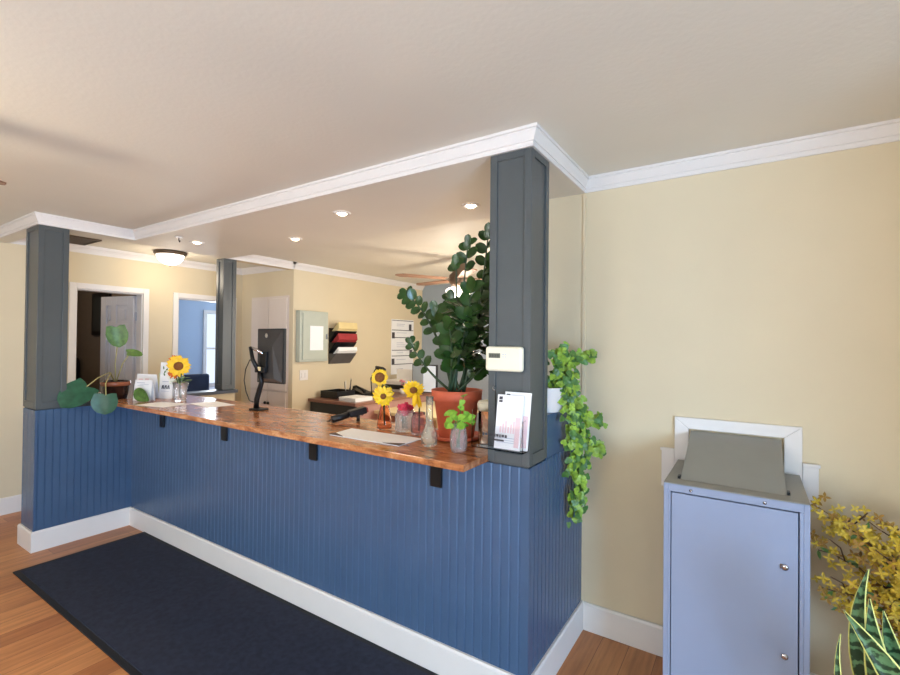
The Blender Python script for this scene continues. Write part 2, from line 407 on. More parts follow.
# open six panel door
d0 = V((XC-.115,2.325,0)); dd = V((-.93,-.20,0)).normalized(); dn = V((-dd.y,dd.x,0)); LW = .52
def dq(s, u0,u1,z0,z1,o0,o1):
    a = d0+dd*u0; b = d0+dd*u1
    s.add([a+dn*o0+V((0,0,z0)), b+dn*o0+V((0,0,z0)), b+dn*o1+V((0,0,z0)), a+dn*o1+V((0,0,z0)),
           a+dn*o0+V((0,0,z1)), b+dn*o0+V((0,0,z1)), b+dn*o1+V((0,0,z1)), a+dn*o1+V((0,0,z1))],
          [(0,1,2,3),(4,7,6,5),(0,4,5,1),(1,5,6,2),(2,6,7,3),(3,7,4,0)])
s = M(); dq(s,0,LW,.01,2.0,-.008,.008)
for u0,u1 in ((0,.09),(.27,.35),(LW-.09,LW)):
    dq(s,u0,u1,.01,2.0,-.02,.02)
for z0,z1 in ((.01,.2),(.82,.95),(1.62,1.7),(1.9,2.0)):
    dq(s,.09,.27,z0,z1,-.02,.02); dq(s,.35,LW-.09,z0,z1,-.02,.02)
for u0,u1 in ((.13,.23),(.38,LW-.11)):
    for z0,z1 in ((.25,.77),(1.0,1.57),(1.74,1.86)): dq(s,u0,u1,z0,z1,-.018,.018)
dr = struct(s.build('door_1', doorg_m, bevel=.003), 'open white panelled door in the dark room')
h = M()
for z in (.25,1.0,1.78): h.box(XC-.112,XC-.1,2.322,2.337,z-.045,z+.045)
h.build('hinge', chrome_m, dr)
s = M(); s.ball((d0+dd*(LW-.06)+dn*.05+V((0,0,.93))), .027); s.ball((d0+dd*(LW-.06)-dn*.05+V((0,0,.93))), .027)
s.tube([d0+dd*(LW-.06)+dn*.05+V((0,0,.93)), d0+dd*(LW-.06)-dn*.05+V((0,0,.93))], .009); s.build('door_knob', chrome_m, dr, True)

# ------------------------------------------------------------------ columns
def column(x0,x1,y0,y1,z0,z1,label,m=column_m,st=.034):
    t = thing('column', label, 'column', ((x0+x1)/2,(y0+y1)/2,z0))
    s = M(); r = .007
    s.box(x0+r,x1-r,y0+r,y1-r,z0,z1)
    for (a0,a1) in ((x0,x0+st),(x1-st,x1)):
        for (b0,b1) in ((y0,y0+st),(y1-st,y1)): s.box(a0,a1,b0,b1,z0+.008,z1)
    for (q0,q1) in ((z0+.008,z0+.055),(z1-.03,z1)):
        s.box(x0+st,x1-st,y0,y1,q0,q1); s.box(x0,x1,y0+st,y1-st,q0,q1)
    s.build('shaft', m, t, bevel=.0015)
    return t
column(PX-.196,PX,D,D+.199,1.015,ZS-.001,'slate grey panelled column in the foreground, carrying the thermostat')
column(LX-.27,LX,YA,YA+.18,1.015,ZS-.001,'slate grey column at far left, above the short beadboard wall')
column(-4.58,XB,2.652,2.79,1.031,ZS-.001,'slim dark grey column on the dark ledge, behind the counter',st=.04)

# ------------------------------------------------------------------ counter
t = thing('counter_top','long glossy wood-look counter top on the slate blue beadboard wall','counter top',(-2.63,1.9,1.015))
M().box(LX+.004,PX-.198,1.602,2.2,1.015,CT).build('top', counter_m, t, bevel=.003)
for x in (-3.807,-2.971,-2.088,-1.237):
    s = M().box(x-.03,x+.03,D-.014,D-.001,.862,1.014).box(x-.03,x+.03,1.63,D-.014,1.006,1.0145)
    s.build('bracket', black_m, t)

# floor mat
t = thing('floor_mat','dark navy entrance mat lying on the wood floor before the counter','mat',(-2.5,1.39,0))
M().box(-4.01,-.72,1.03,1.755,.001,.011).build('pile', mat_m, t, bevel=.002)
M().box(-4.045,-4.01,1.0,1.785,.001,.007).box(-.72,-.685,1.0,1.785,.001,.007).box(-4.01,-.72,1.0,1.03,.001,.007).box(-4.01,-.72,1.755,1.783,.001,.007).build('rubber_edge', matb_m, t)

# ------------------------------------------------------------------ ceiling fixtures
def rec_light(x,y,label):
    t = thing('recessed_light', label, 'ceiling light', (x,y,ZS), 'recessed lights over the counter')
    M().lathe([(.034,-.006),(.052,-.006),(.058,-.001),(.058,0)],(x,y,ZS-.0005),28,cap=False).build('ring', white_m, t, True)
    M().lathe([(.001,-.016),(.02,-.014),(.033,-.004),(.034,-.001)],(x,y,ZS-.0005),24,cap=False).build('lens', bulb_m, t, True)
    return t
r0 = rec_light(-3.925,2.1,'recessed ceiling light farthest left, near the dome light')
copy_tree(r0,(-3.09,2.44,ZS),'recessed ceiling light above the monitor, second from left')
copy_tree(r0,(-2.209,2.104,ZS),'recessed ceiling light third from left, near the long crown moulding')
copy_tree(r0,(-1.413,2.382,ZS),'recessed ceiling light above the tall leafy plant beside the big column')
t = thing('ceiling_hook','small white disc with dark hook on the ceiling over the counter','hook',(-3.863,1.93,ZS))
M().lathe([(.026,-.008),(.03,0)],(-3.86,1.92,ZS-.0005),16).build('disc', white_m, t, True)
M().tube([(-3.86,1.92,ZS-.005),(-3.86,1.92,ZS-.03),(-3.85,1.92,ZS-.042),(-3.84,1.92,ZS-.032)],.004,6).build('hook', black_m, t, True)
# air vent
t = thing('air_vent','white ceiling air vent with dark slats behind the left column','vent',(-5.18,1.62,ZC))
M().box(-5.36,-4.99,1.42,1.43,ZC-.012,ZC-.001).box(-5.36,-4.99,1.79,1.80,ZC-.012,ZC-.001).box(-5.37,-5.36,1.42,1.80,ZC-.012,ZC-.001).box(-4.99,-4.98,1.42,1.80,ZC-.012,ZC-.001).build('frame', brass_m, t)
s = M()
for k in range(10): s.box(-5.355+k*.037,-5.343+k*.037,1.43,1.79,ZC-.006,ZC-.004)
s.build('slat', brass_m, t); M().box(-5.36,-4.99,1.43,1.79,ZC-.003,ZC-.001).build('duct_opening', black_m, t)
# dome light
lx, ly = -5.03, 2.42
t = thing('dome_light','lit frosted dome ceiling light with bronze plate, outside the two doorways','ceiling light',(lx,ly,ZC))
M().lathe([(.140,-.035),(.152,-.02),(.148,-.001)],(lx,ly,ZC-.001),32).build('mounting_plate', brass_m, t, True)
M().lathe([(.002,-.138),(.05,-.130),(.09,-.106),(.118,-.072),(.128,-.036)],(lx,ly,ZC-.001),32,cap=False).build('shade', glow_m, t, True)
M().ball((lx,ly,ZC-.146),.01).build('finial', brass_m, t, True)

def ceiling_fan(cx,cy,a0,R,label,zb=2.23,bm=None,glow=True):
    t = thing('ceiling_fan', label, 'ceiling fan', (cx,cy,ZC))
    M().lathe([(.03,zb-.09),(.09,zb-.07),(.115,zb-.03),(.115,zb+.04),(.07,zb+.09),(.06,ZC-.03),(.075,ZC-.001)],(cx,cy,0),28).build('motor_housing', brass_m, t, True)
    for k in range(5):
        a = a0+k*2*PI/5; c, n = math.cos(a), math.sin(a)
        d = V((c,n,0)); q = V((-n,c,.06)).normalized()
        s = M(); vs = []; N_ = 8
        for i in range(N_+1):
            u = i/N_; rr = .17+(R-.17)*u; w = (.05+.022*u)*(1 if u < .86 else math.sqrt(max(.05,1-((u-.86)/.14)**2)))
            for zz in (-.004,.004):
                vs += [V((cx,cy,zb))+d*rr-q*w+V((0,0,zz)), V((cx,cy,zb))+d*rr+q*w+V((0,0,zz))]
        fs = []
        for i in range(N_):
            b0, b1 = 4*i, 4*i+4
            fs += [(b0,b1,b1+1,b0+1),(b0+2,b0+3,b1+3,b1+2),(b0,b0+2,b1+2,b1),(b0+1,b1+1,b1+3,b0+3)]
        fs += [(0,1,3,2),(4*N_,4*N_+2,4*N_+3,4*N_+1)]
        b = s.add(vs,fs).build('blade', bm or fanb_m, t)
        M().obox(V((cx,cy,zb+.003))+d*.15, d,(-n,c,0),(0,0,1),.06,.018,.004).build('blade_arm', brass_m, b)
    for k in range(3):
        a = a0+.5+k*2*PI/3; ax = V((math.cos(a)*.6,math.sin(a)*.6,-.8))
        base = V((cx,cy,zb-.08))+V((math.cos(a),math.sin(a),0))*.05
        M().lathe([(.018,0),(.03,.02),(.055,.05),(.065,.08),(.06,.1)],base,18,axis=ax,cap=True).build('shade', glow_m if glow else white_m, t, True)
    return t
ceiling_fan(-2.62,4.2,2.9,.72,'ceiling fan with lit glass shades and reddish blades, behind the tall leafy plant', zb=2.21)
ceiling_fan(-2.74,-.06,1.5,.68,'ceiling fan whose brown blade tip enters at the left edge', zb=2.2)

# ------------------------------------------------------------------ office wall things (on x = XB)
X = XB+.001
t = thing('breaker_box','sage grey steel breaker box on the cream office wall','electrical box',(XB,3.77,1.59))
M().box(X,X+.07,3.54,3.965,1.29,1.89).build('body', boxg_m, t, bevel=.004)
M().box(X+.0705,X+.085,3.575,3.95,1.315,1.865).build('door', boxg_m, t, bevel=.003)
M().box(X+.086,X+.094,3.915,3.933,1.56,1.62).build('latch', chrome_m, t)
t2 = tag(M().box(X+.0865,X+.088,3.675,3.875,1.425,1.715).build('paper_sheet', paper_m, loc=(X+.087,3.795,1.57)),'white sheet of paper taped to the sage grey breaker box','paper')
t = thing('wall_file_holder','black tiered wall file holder beside the breaker box','file holder',(XB,4.25,1.46))
M().box(X,X+.012,4.04,4.40,1.25,1.70).build('back_panel', blackp_m, t)
for k in range(3):
    z = 1.25+k*.14; s = M(); y0, y1 = 4.04, 4.40
    s.add([(X+.012,y0,z),(X+.012,y1,z),(X+.13,y1,z+.13),(X+.13,y0,z+.13),(X+.012,y0,z+.006),(X+.012,y1,z+.006),(X+.126,y1,z+.136),(X+.126,y0,z+.136)],
          [(0,1,2,3),(4,7,6,5),(3,2,6,7),(0,3,7,4),(1,5,6,2)])
    s.add([(X+.012,y0,z),(X+.13,y0,z+.13),(X+.012,y0,z+.13)],[(0,1,2)]); s.add([(X+.012,y1,z),(X+.13,y1,z+.13),(X+.012,y1,z+.13)],[(0,1,2)])
    s.build('pocket', grayp_m if k == 0 else blackp_m, t)
def filed(z,m,name,label,cat,th=.02):
    y0,y1 = 4.06,4.385
    a = [(X+.03,y0,z+.03),(X+.03,y1,z+.03),(X+.16,y1,z+.155),(X+.16,y0,z+.155)]
    s = M().add(a+[(p[0]-.012,p[1],p[2]+th) for p in a],[(0,1,2,3),(4,7,6,5),(0,4,5,1),(1,5,6,2),(2,6,7,3),(3,7,4,0)])
    tag(s.build(name,m,loc=(X+.09,4.22,z+.09)),label,cat)
filed(1.262,paper_m,'paper_stack','white papers in the lowest pocket of the wall file holder','paper',.045)
filed(1.402,redf_m,'folder','red folder in the middle pocket of the wall file holder','folder',.075)
filed(1.542,manila_m,'folder','manila folders in the top pocket of the wall file holder','folder',.075)
t = thing('light_switch','white double light switch plate below the breaker box','switch',(XB,3.66,1.13))
M().box(X,X+.006,3.60,3.72,1.07,1.19).build('plate', white_m, t, bevel=.002)
for y in (3.635,3.685): M().box(X+.0065,X+.012,y-.013,y+.013,1.10,1.16).build('rocker', white_m, t, bevel=.001)
# wall planner sheets
t = thing('wall_planner','tall white wall planner with rows of notes on the cream office wall','planner',(XB,5.5,1.47))
M().box(X,X+.006,5.24,5.77,1.05,1.87).build('board', paper_m, t)
s = M()
for z in (1.855,1.71,1.60,1.41,1.325,1.20): s.box(X+.0065,X+.009,5.25,5.76,z-.006,z+.004)
s.build('shelf_line', ink_m, t)
for y,z in ((5.68,1.76),(5.28,1.63),(5.70,1.36),(5.28,1.24)): M().box(X+.0065,X+.01,y-.03,y+.03,z-.045,z+.045).build('photo_tab', ink_m, t)
for z in (1.80,1.775,1.67,1.52,1.49,1.46,1.37,1.27,1.13,1.10):
    M().box(X+.0065,X+.008,5.36,5.36+random.uniform(.15,.28),z-.004,z+.004).build('note_line', lgray_m, t)

# built-in linen cupboard on the passage wall
Y = 3.5-.001
t = thing('built_in_cupboard','off-white built-in cupboard with four doors in the passage wall','cupboard',(-4.87,3.5,0))
M().box(-5.23,-4.52,Y-.008,Y,.1,2.065).build('frame', closet_m, t)
for x0,x1,kx in ((-5.21,-4.873,-4.90),(-4.867,-4.535,-4.84)):
    M().box(x0,x1,Y-.026,Y-.0085,.945,2.035).build('door', closet_m, t, bevel=.003)
    dlo = M().box(x0,x1,Y-.026,Y-.0085,.13,.925).build('door', closet_m, t, bevel=.003)
    M().ball((kx,Y-.04,.79),.017).build('knob', black_m, dlo, True)

# ------------------------------------------------------------------ desk behind the counter
t = thing('office_desk','brown-topped desk with charcoal front against the cream office wall','desk',(-4.06,4.6,0))
M().box(XB+.01,-3.66,3.72,5.6,.815,.85).build('top', deskt_m, t, bevel=.004)
M().box(XB+.02,-3.70,3.75,3.78,0,.814).build('end_panel', deskd_m, t)
M().box(-3.715,-3.69,3.781,5.58,0,.814).build('side_panel', deskp_m, t)
M().box(XB+.02,-3.72,5.55,5.58,0,.814).build('end_panel', deskd_m, t)
M().lathe([(.022,0),(.03,.004)],(-3.689,3.86,.73),20,axis=(1,0,0)).build('cable_grommet', black_m, t, True)
t = thing('side_desk','pale maple desk beyond the brown desk, behind the flower vases','desk',(-3.2,4.4,0))
M().box(-3.64,-2.7,4.0,5.2,.71,.745).build('top', pale_m, t, bevel=.003)
for x,y in ((-3.6,4.04),(-2.75,4.04),(-3.6,5.15),(-2.75,5.15)): M().box(x,x+.05,y-.02,y+.03,0,.709).build('leg', pale_m, t)
Z = .851
t = thing('desk_tray','black letter tray holding pens on the brown desk','tray',(-4.2,4.0,Z))
s = M().box(-4.38,-4.1,3.86,4.16,Z,Z+.012).box(-4.38,-4.1,3.86,3.87,Z+.012,Z+.085).box(-4.38,-4.1,4.15,4.16,Z+.012,Z+.085).box(-4.38,-4.37,3.87,4.15,Z+.012,Z+.085).box(-4.11,-4.1,3.87,4.15,Z+.012,Z+.085)
s.build('body', blackp_m, t)
for k,(x,y) in enumerate(((-4.15,4.05),(-4.18,4.08),(-4.13,4.10),(-4.17,4.12))):
    tag(M().tube([(x,y,Z+.014),(x+.02*(k-1.5),y+.01,Z+.19+.012*k)],.005,6).build('pen', (grayp_m,white_m,blackp_m,chrome_m)[k], None, True),
        ('dark grey pen standing in the black desk tray','white pen standing in the black desk tray','black pen standing in the black desk tray','silver pen standing in the black desk tray')[k],'pen')
t = thing('desk_phone','black desk phone beside the black tray on the brown desk','phone',(-4.15,4.4,Z))
M().add([(-4.25,4.25,Z),(-4.05,4.25,Z),(-4.05,4.43,Z),(-4.25,4.43,Z),(-4.25,4.25,Z+.09),(-4.05,4.25,Z+.03),(-4.05,4.43,Z+.03),(-4.25,4.43,Z+.09)],
        [(0,3,2,1),(4,5,6,7),(0,1,5,4),(1,2,6,5),(2,3,7,6),(3,0,4,7)]).build('base', blackp_m, t, bevel=.006)
M().tube([(-4.24,4.28,Z+.10),(-4.2,4.28,Z+.115),(-4.1,4.28,Z+.085),(-4.05,4.28,Z+.055)],[.022,.016,.016,.022],10).build('handset', blackp_m, t, True)
t = thing('desk_stapler','black stapler on the brown desk behind the stack of paper','stapler',(-4.0,4.62,Z))
M().box(-4.1,-3.92,4.6,4.64,Z,Z+.02).build('base', blackp_m, t, bevel=.005)
M().add([(-4.1,4.6,Z+.03),(-3.92,4.6,Z+.022),(-3.92,4.64,Z+.022),(-4.1,4.64,Z+.03),(-4.1,4.6,Z+.07),(-3.92,4.6,Z+.045),(-3.92,4.64,Z+.045),(-4.1,4.64,Z+.07)],
        [(0,3,2,1),(4,5,6,7),(0,1,5,4),(1,2,6,5),(2,3,7,6),(3,0,4,7)]).build('arm', blackp_m, t, bevel=.005)
s = M()
for k in range(9): s.box(-3.98+random.uniform(-.004,.004),-3.72,3.78+random.uniform(-.004,.004),4.06,Z+k*.005,Z+k*.005+.0045)
tag(s.build('paper_stack', paper_m, loc=(-3.85,3.9,Z)),'stack of white paper on the near corner of the brown desk','paper')
# desk lamp
t = thing('desk_lamp','black adjustable desk lamp on the brown desk, above the sunflowers','lamp',(-3.93,4.3,Z))
M().lathe([(.07,0),(.07,.012),(.02,.02)],(-3.95,4.3,Z),20).build('base', black_m, t, True)
M().tube([(-3.95,4.3,Z+.015),(-3.97,4.3,1.08),(-3.88,4.3,1.22)],.008,8).build('arm', black_m, t, True)
M().ball((-3.88,4.3,1.22),.018).build('joint', black_m, t, True)
M().lathe([(.018,0),(.03,.02),(.055,.08),(.06,.11)],(-3.88,4.3,1.22),20,axis=(.75,0,-.45)).build('shade', black_m, t, True)
# screen on desk and printer
t = thing('computer_screen','computer monitor showing a pale screen, left of the tall plant','monitor',(-3.745,4.955,.851))
M().lathe([(.07,0),(.07,.008),(.015,.012),(.014,.02)],(-3.745,4.955,Z),20).build('stand', blackp_m, t, True)
sx = V((-3.62,4.93,0)); 
M().box(-3.82,-3.42,4.94,4.97,.87,1.24).build('bezel', blackp_m, t, bevel=.004)
M().box(-3.805,-3.63,4.934,4.939,.885,1.225).build('screen', gray_m, t)
M().box(-3.63,-3.435,4.934,4.939,.885,1.225).build('screen', scr_m, t)
t = thing('printer','white office printer on the brown desk beside the monitor','printer',(-3.95,5.1,Z))
M().box(-4.28,-3.88,4.9,5.25,Z,Z+.16).build('body', white_m, t, bevel=.012)
M().box(-4.24,-3.93,4.885,4.899,Z+.04,Z+.1).build('output_slot', blackp_m, t)
M().box(-4.22,-3.94,5.1,5.14,Z+.161,Z+.3).build('paper_feed', paper_m, t)
t = thing('flower_pot','small pink flowers in a white cup, in front of the printer','plant',(-3.85,4.78,Z))
M().lathe([(.03,0),(.04,.07),(.038,.07)],(-3.85,4.78,Z),16).build('cup', white_m, t, True)
s = M()
for k in range(14):
    a = random.uniform(0,6.28); r = random.uniform(0,.045); c = V((-3.85+r*math.cos(a),4.78+r*math.sin(a),Z+.11+random.uniform(0,.08)))
    s.ball(c,.013,7,4)
s.build('blossom', pinkf_m, t, True)
s = M(); s.tube([(-3.85,4.78,Z+.06),(-3.84,4.78,Z+.16)],.006,6); s.build('stem', zzst_m, t, True)
# small dark frame on back wall
t = thing('wall_picture','dark framed red picture high on the blue-grey office wall','picture',(-3.2,YG,2.2))
M().box(-3.36,-3.16,YG-.02,YG-.001,2.10,2.32).build('frame', black_m, t)
M().box(-3.34,-3.18,YG-.024,YG-.0205,2.12,2.30).build('print', redf_m, t)

# ------------------------------------------------------------------ things on the counter
Z = CT+.0008
# monitor seen from behind, on arm
t = thing('computer_monitor','black computer monitor seen from behind on a clamp arm on the counter','monitor',(-2.93,2.02,Z))
s = M().box(-3.01,-2.712,2.058,2.082,1.235,1.622)
s.build('screen_panel', blackp_m, t, bevel=.005)
s = M()   # raised back housing
s.add([(-3.0,2.057,1.245),(-2.722,2.057,1.245),(-2.722,2.057,1.612),(-3.0,2.057,1.612),(-2.96,2.03,1.27),(-2.78,2.03,1.27),(-2.80,2.03,1.50),(-2.96,2.03,1.50)],
      [(0,1,2,3),(4,7,6,5),(0,4,5,1),(1,5,6,2),(2,6,7,3),(3,7,4,0)])
s.build('rear_housing', mondk_m, t)
s = M(); lc = V((-2.84,2.0455,1.57))
s.lathe([(.016,0),(.016,.002)],(-2.885,2.044,1.572),18,axis=(0,-1,0)); s.build('logo', chrome_m, t)
M().box(-2.98,-2.87,1.975,2.06,Z,Z+.012).build('clamp_base', black_m, t, bevel=.003)
M().tube([(-2.95,2.015,Z+.01),(-2.945,2.015,1.12),(-2.89,2.012,1.24),(-2.905,2.01,1.33)],[.02,.019,.017,.018],12).build('arm', black_m, t, True)
M().tube([(-2.905,2.0,1.32),(-2.955,1.985,1.40),(-2.985,1.985,1.49)],[.016,.014,.012],10).build('arm', black_m, t, True)
M().tube([(-2.985,1.985,1.485),(-2.93,2.0,1.47),(-2.88,2.02,1.44)],.011,8).build('arm', chrome_m, t, True)
M().box(-2.91,-2.84,2.01,2.0295,1.34,1.46).build('mount_plate', black_m, t, bevel=.003)
M().box(-2.95,-2.84,1.995,2.0295,1.31,1.35).build('arm_joint', black_m, t, bevel=.006)
M().box(-2.915,-2.875,1.990,1.9945,1.325,1.352).build('sticker', pale_m, t)
M().tube([(-2.86,2.0,1.34),(-2.98,1.98,1.40),(-3.03,1.98,1.33),(-3.045,1.98,1.25),(-3.02,1.98,1.17),(-2.985,1.985,1.11),(-2.96,2.0,1.10)],.0035,6).build('cable', black_m, t, True)
# handheld scanner
t = thing('barcode_scanner','black handheld scanner lying on the counter beside the desk pad','scanner',(-2.06,2.04,Z))
M().tube([(-2.11,1.95,Z+.022),(-2.085,2.0,Z+.032),(-2.06,2.05,Z+.048)],[.022,.021,.02],12).build('handle', blackp_m, t, True)
sd = V((.45,.87,.2)).normalized()
M().obox((-2.04,2.09,Z+.058),sd,(-.87,.45,0),(-.1,-.15,1),.055,.034,.02).build('head', blackp_m, t, bevel=.008)
M().obox(V((-2.04,2.09,Z+.058))+sd*.058,sd,(-.87,.45,0),(-.1,-.15,1),.004,.028,.013).build('scan_window', redf_m, t)
M().tube([(-2.03,2.09,Z+.045),(-2.03,2.09,Z+.001)],.011,8).build('foot', blackp_m, t, True)
M().tube([(-2.115,1.945,Z+.02),(-2.15,1.95,Z+.006),(-2.2,2.02,Z+.005),(-2.2,2.12,Z+.005),(-2.3,2.18,Z+.005)],.003,6).build('cord', black_m, t, True)
# desk pad: white blotter with brown corner tips
A,B,C,Dd = V((-1.855,1.70,0)),V((-1.885,1.89,0)),V((-1.40,1.90,0)),V((-1.395,1.705,0))
t = thing('desk_pad','white paper desk pad with brown corner tips near the counter edge','desk pad',(-1.63,1.8,Z))
def slab(s,pts,z0,z1):
    n=len(pts); s.add([(p.x,p.y,z0) for p in pts]+[(p.x,p.y,z1) for p in pts],[tuple(range(n-1,-1,-1)),tuple(range(n,2*n))]+[(i,(i+1)%n,n+(i+1)%n,n+i) for i in range(n)])
s=M(); slab(s,[A,Dd,C,B],Z,Z+.004); s.build('sheet', paper_m, t)
for p,a,b in ((A,Dd,B),(Dd,A,C)):
    s=M(); o=(p-(A+C)/2).normalized()*.004; slab(s,[p+o,p+(a-p).normalized()*.10+o,p+(b-p).normalized()*.05+o] if p is A else [p+(b-p).normalized()*.05+o,p+(a-p).normalized()*.10+o,p+o][::-1],Z+.0042,Z+.0065); s.build('corner_tip', brownl_m, t)

def head(t, c, n, R, rd, pm, dm, np_=16, droop=.15, rows=2, w=None):
    """sunflower head"""
    c = V(c); n = V(n).normalized(); a = n.cross(V((0,0,1))); a.normalize(); b = n.cross(a)
    s = M()
    for r in range(rows):
        for k in range(np_):
            g = 2*PI*(k+.5*r)/np_ + random.uniform(-.12,.12); d = a*math.cos(g)+b*math.sin(g)
            s.leaf(c+d*rd*.75+n*(.002*r), d+n*random.uniform(-.1,.25), n, (R-rd*.75)*random.uniform(.8,1.1), w or R*.30, 'x', droop, .1, 4)
    s.build('petals', pm, t, True)
    s = M(); s.lathe([(.0005,rd*.35),(rd*.5,rd*.38),(rd*.9,rd*.2),(rd,0),(rd*.6,-rd*.5),(.001,-rd*.6)][::-1], c, 16, axis=n, cap=False); s.build('seed_disc', dm, t, True)
cam = V((0,0,1.54))
def facing(p, up=.1):
    d = (cam-V(p)); d.z = 0; d.normalize(); d.z = up; return d

# left vase with sunflower
vx,vy = -3.84,1.94
t = thing('glass_vase','clear glass vase with sunflower, orange and white flowers at the counter far end','vase',(vx,vy,Z))
M().lathe([(.04,0),(.044,.01),(.045,.08),(.056,.15),(.053,.15),(.042,.08),(.04,.012),(.001,.01)],(vx,vy,Z),24,cap=False).build('glass', cutg_m, t, True)
s = M()
for dx,dz in ((.0,.25),(.03,.22),(-.05,.2),(-.02,.24)): s.tube([(vx-dx*.3,vy,Z+.02),(vx+dx,vy-.01,Z+dz)],.004,6)
s.build('stem', zzst_m, t, True)
head(t,(vx+.005,vy-.02,1.325),facing((vx,vy,0)),.088,.036,yell_m,seed_m,18)
head(t,(vx-.085,vy+.01,1.355),facing((vx,vy,0),.5),.065,.016,orange_m,seed_m,12)
head(t,(vx-.04,vy-.03,1.265),facing((vx,vy,0),.6),.05,.012,orange_m,seed_m,10)
s = M()
for k in range(16):
    c = V((vx-.085+random.uniform(-.04,.05),vy-.02+random.uniform(-.03,.03),1.25+random.uniform(-.06,.04)))
    for j in range(5): s.leaf(c,(math.cos(j*1.26),-.3,math.sin(j*1.26)),(.8,-.5,.1),.02,.013,'oval',.1,.1,3)
s.build('white_blossom', whitef_m, t, True)
s = M()
for k in range(26):
    a = random.uniform(0,6.28); s.leaf((vx+random.uniform(-.03,.05),vy+random.uniform(-.03,.03),1.17+random.uniform(0,.06)),(math.cos(a),math.sin(a),.4),(0,0,1),random.uniform(.04,.07),.022,'oval',.3,.1,4)
s.build('foliage', lime_m, t, True)
# cards
def card(x0,y0,x1,y1,h,name,label,lean=.02,m=paper_m):
    t = thing(name,label,'card',((x0+x1)/2,(y0+y1)/2,Z))
    a,b = V((x0,y0,Z)),V((x1,y1,Z)); d=(b-a).normalized(); n=V((d.y,-d.x,0)); up=V((0,0,h))-n*lean; th=n*.0015
    s=M(); s.add([a,b,b+up,a+up,a+th,b+th,b+up+th,a+up+th],[(0,1,2,3),(4,7,6,5),(0,4,5,1),(1,5,6,2),(2,6,7,3),(3,7,4,0)]); s.build('sheet',m,t)
    s=M(); a2=a-n*.045; b2=b-n*.045; s.add([a2,b2,b+up,a+up],[(0,1,2,3)]); s.build('stand_flap',paper_m,t)
    return t,a,d,n,up
def marks(t,a,d,n,up,rects,m,name):
    for u0,u1,w0,w1 in rects:
        q=[a+d*u0+up*w0,a+d*u1+up*w0,a+d*u1+up*w1,a+d*u0+up*w1]; q=[p+n*.0022 for p in q]
        M().add(q,[(0,1,2,3)]).build(name,m,t)
r = card(-4.33,1.82,-4.13,1.88,.20,'greeting_card','tall white card with pale pink print, next to the dark plant pot')
marks(*r,[(.02,.05,.1,.3),(.03,.06,.4,.5),(.02,.07,.62,.8),(.09,.13,.7,.82)],pink_m,'print')
r = card(-4.15,1.73,-3.985,1.785,.165,'greeting_card','white card with a green leaf leaning on it, front of the cards')
marks(*r,[(.02,.1,.85,.88),(.05,.14,.78,.80),(.03,.09,.72,.74),(.01,.03,.3,.6)],lgray_m,'print')
lf = M().leaf((-4.09,1.715,1.135),(.75,.22,-.42),(.5,-.8,.1),.165,.10,'oval',.05,.12,8)
tag(lf.build('green_leaf', pothos2_m, smooth=True, loc=(-4.03,1.72,1.09)),'large green leaf resting against the front white card','leaf')
r = card(-4.32,1.985,-4.17,2.035,.20,'greeting_card','pale yellow green card standing behind the white cards',m=mat('pale_lime_card',srgb(214,216,170),.6))
marks(*r,[(.03,.11,.4,.75)],lime_m,'print')
r = card(-4.135,1.915,-4.01,1.96,.30,'greeting_card','tall narrow white card with dark lettering beside the glass vase')
s = M(); tt,a,d,n,up = r
for k in range(3):
    u = .03+k*.028; P = [a+d*(u+du)+up*w+n*.004 for du,w in ((0,.27),(.004,.36),(.012,.37),(.016,.27))]
    s.tube(P,.0035,6)
s.build('lettering', ink_m, tt, True)
marks(tt,a,d,n,up,[(.03,.09,.46,.48),(.02,.1,.2,.21)],lgray_m,'print')
s=M()
for u,w in ((.04,.7),(.055,.78),(.07,.68),(.05,.62),(.035,.8)): s.leaf(a+d*u+up*w+n*.003,d*random.uniform(-1,1)+V((0,0,.6)),n,.03,.014,'oval',0,.05,3)
s.build('leaf_motif', pothos2_m, tt)
# loose white sheets at the far end, added to stand in for counter glare
pl = [((-3.72,1.75),.3,.21,.2,'white sheet standing in for counter glare just right of the glass vase'),((-3.45,1.98),.32,.2,-.1,'white sheet standing in for counter glare by the low passage wall'),((-4.1,1.63),.25,.0,.0,'')]
for (x,y),l,w,a,lab in pl[:2]:
    c,n_ = math.cos(a),math.sin(a)
    s=M().obox((x,y,Z+.0008),(c,n_,0),(-n_,c,0),(0,0,1),l/2,w/2,.0007); tag(s.build('paper_sheet',paper_m,loc=(x,y,Z)),lab,'paper')

# pothos plant in dark pot on the left return
px,py,pz = -4.44,1.72,1.0145
t = thing('potted_plant','leafy plant with big drooping leaves in a dark glazed pot, far left','plant',(px,py,pz))
M().lathe([(.07,0),(.075,.006),(.09,.07),(.098,.155),(.102,.16),(.102,.175),(.09,.175),(.085,.14),(.001,.14)],(px,py,pz),28,cap=False).build('pot', mat('dark_brown_glaze',srgb(48,28,22),.15,var=.2), t, True)
M().lathe([(.099,.135),(.1045,.14),(.1055,.165),(.1,.17)],(px,py,pz),28,cap=False).build('pot_band', mat('copper_glaze',srgb(150,84,54),.25,var=.2), t, True)
M().lathe([(.001,.15),(.088,.15)],(px,py,pz),20,cap=False).build('soil', soil_m, t)
def pstem(pts): M().tube(pts,.0045,7).build('stem', stem_m, t, True)
def pleaf(b,d,n,L,W,m=pothos_m,dr=.12,sh='heart'): M().leaf(b,d,n,L,W,sh,dr,.1,9).build('leaf', m, t, True)
top = (px,py,pz+.15)
pstem([top,(px+.04,1.66,1.262),(px+.09,1.56,1.225),(px+.14,1.47,1.165)]); pleaf((px+.14,1.48,1.165),(.12,-.62,-.42),(.75,-.25,.6),.22,.21)
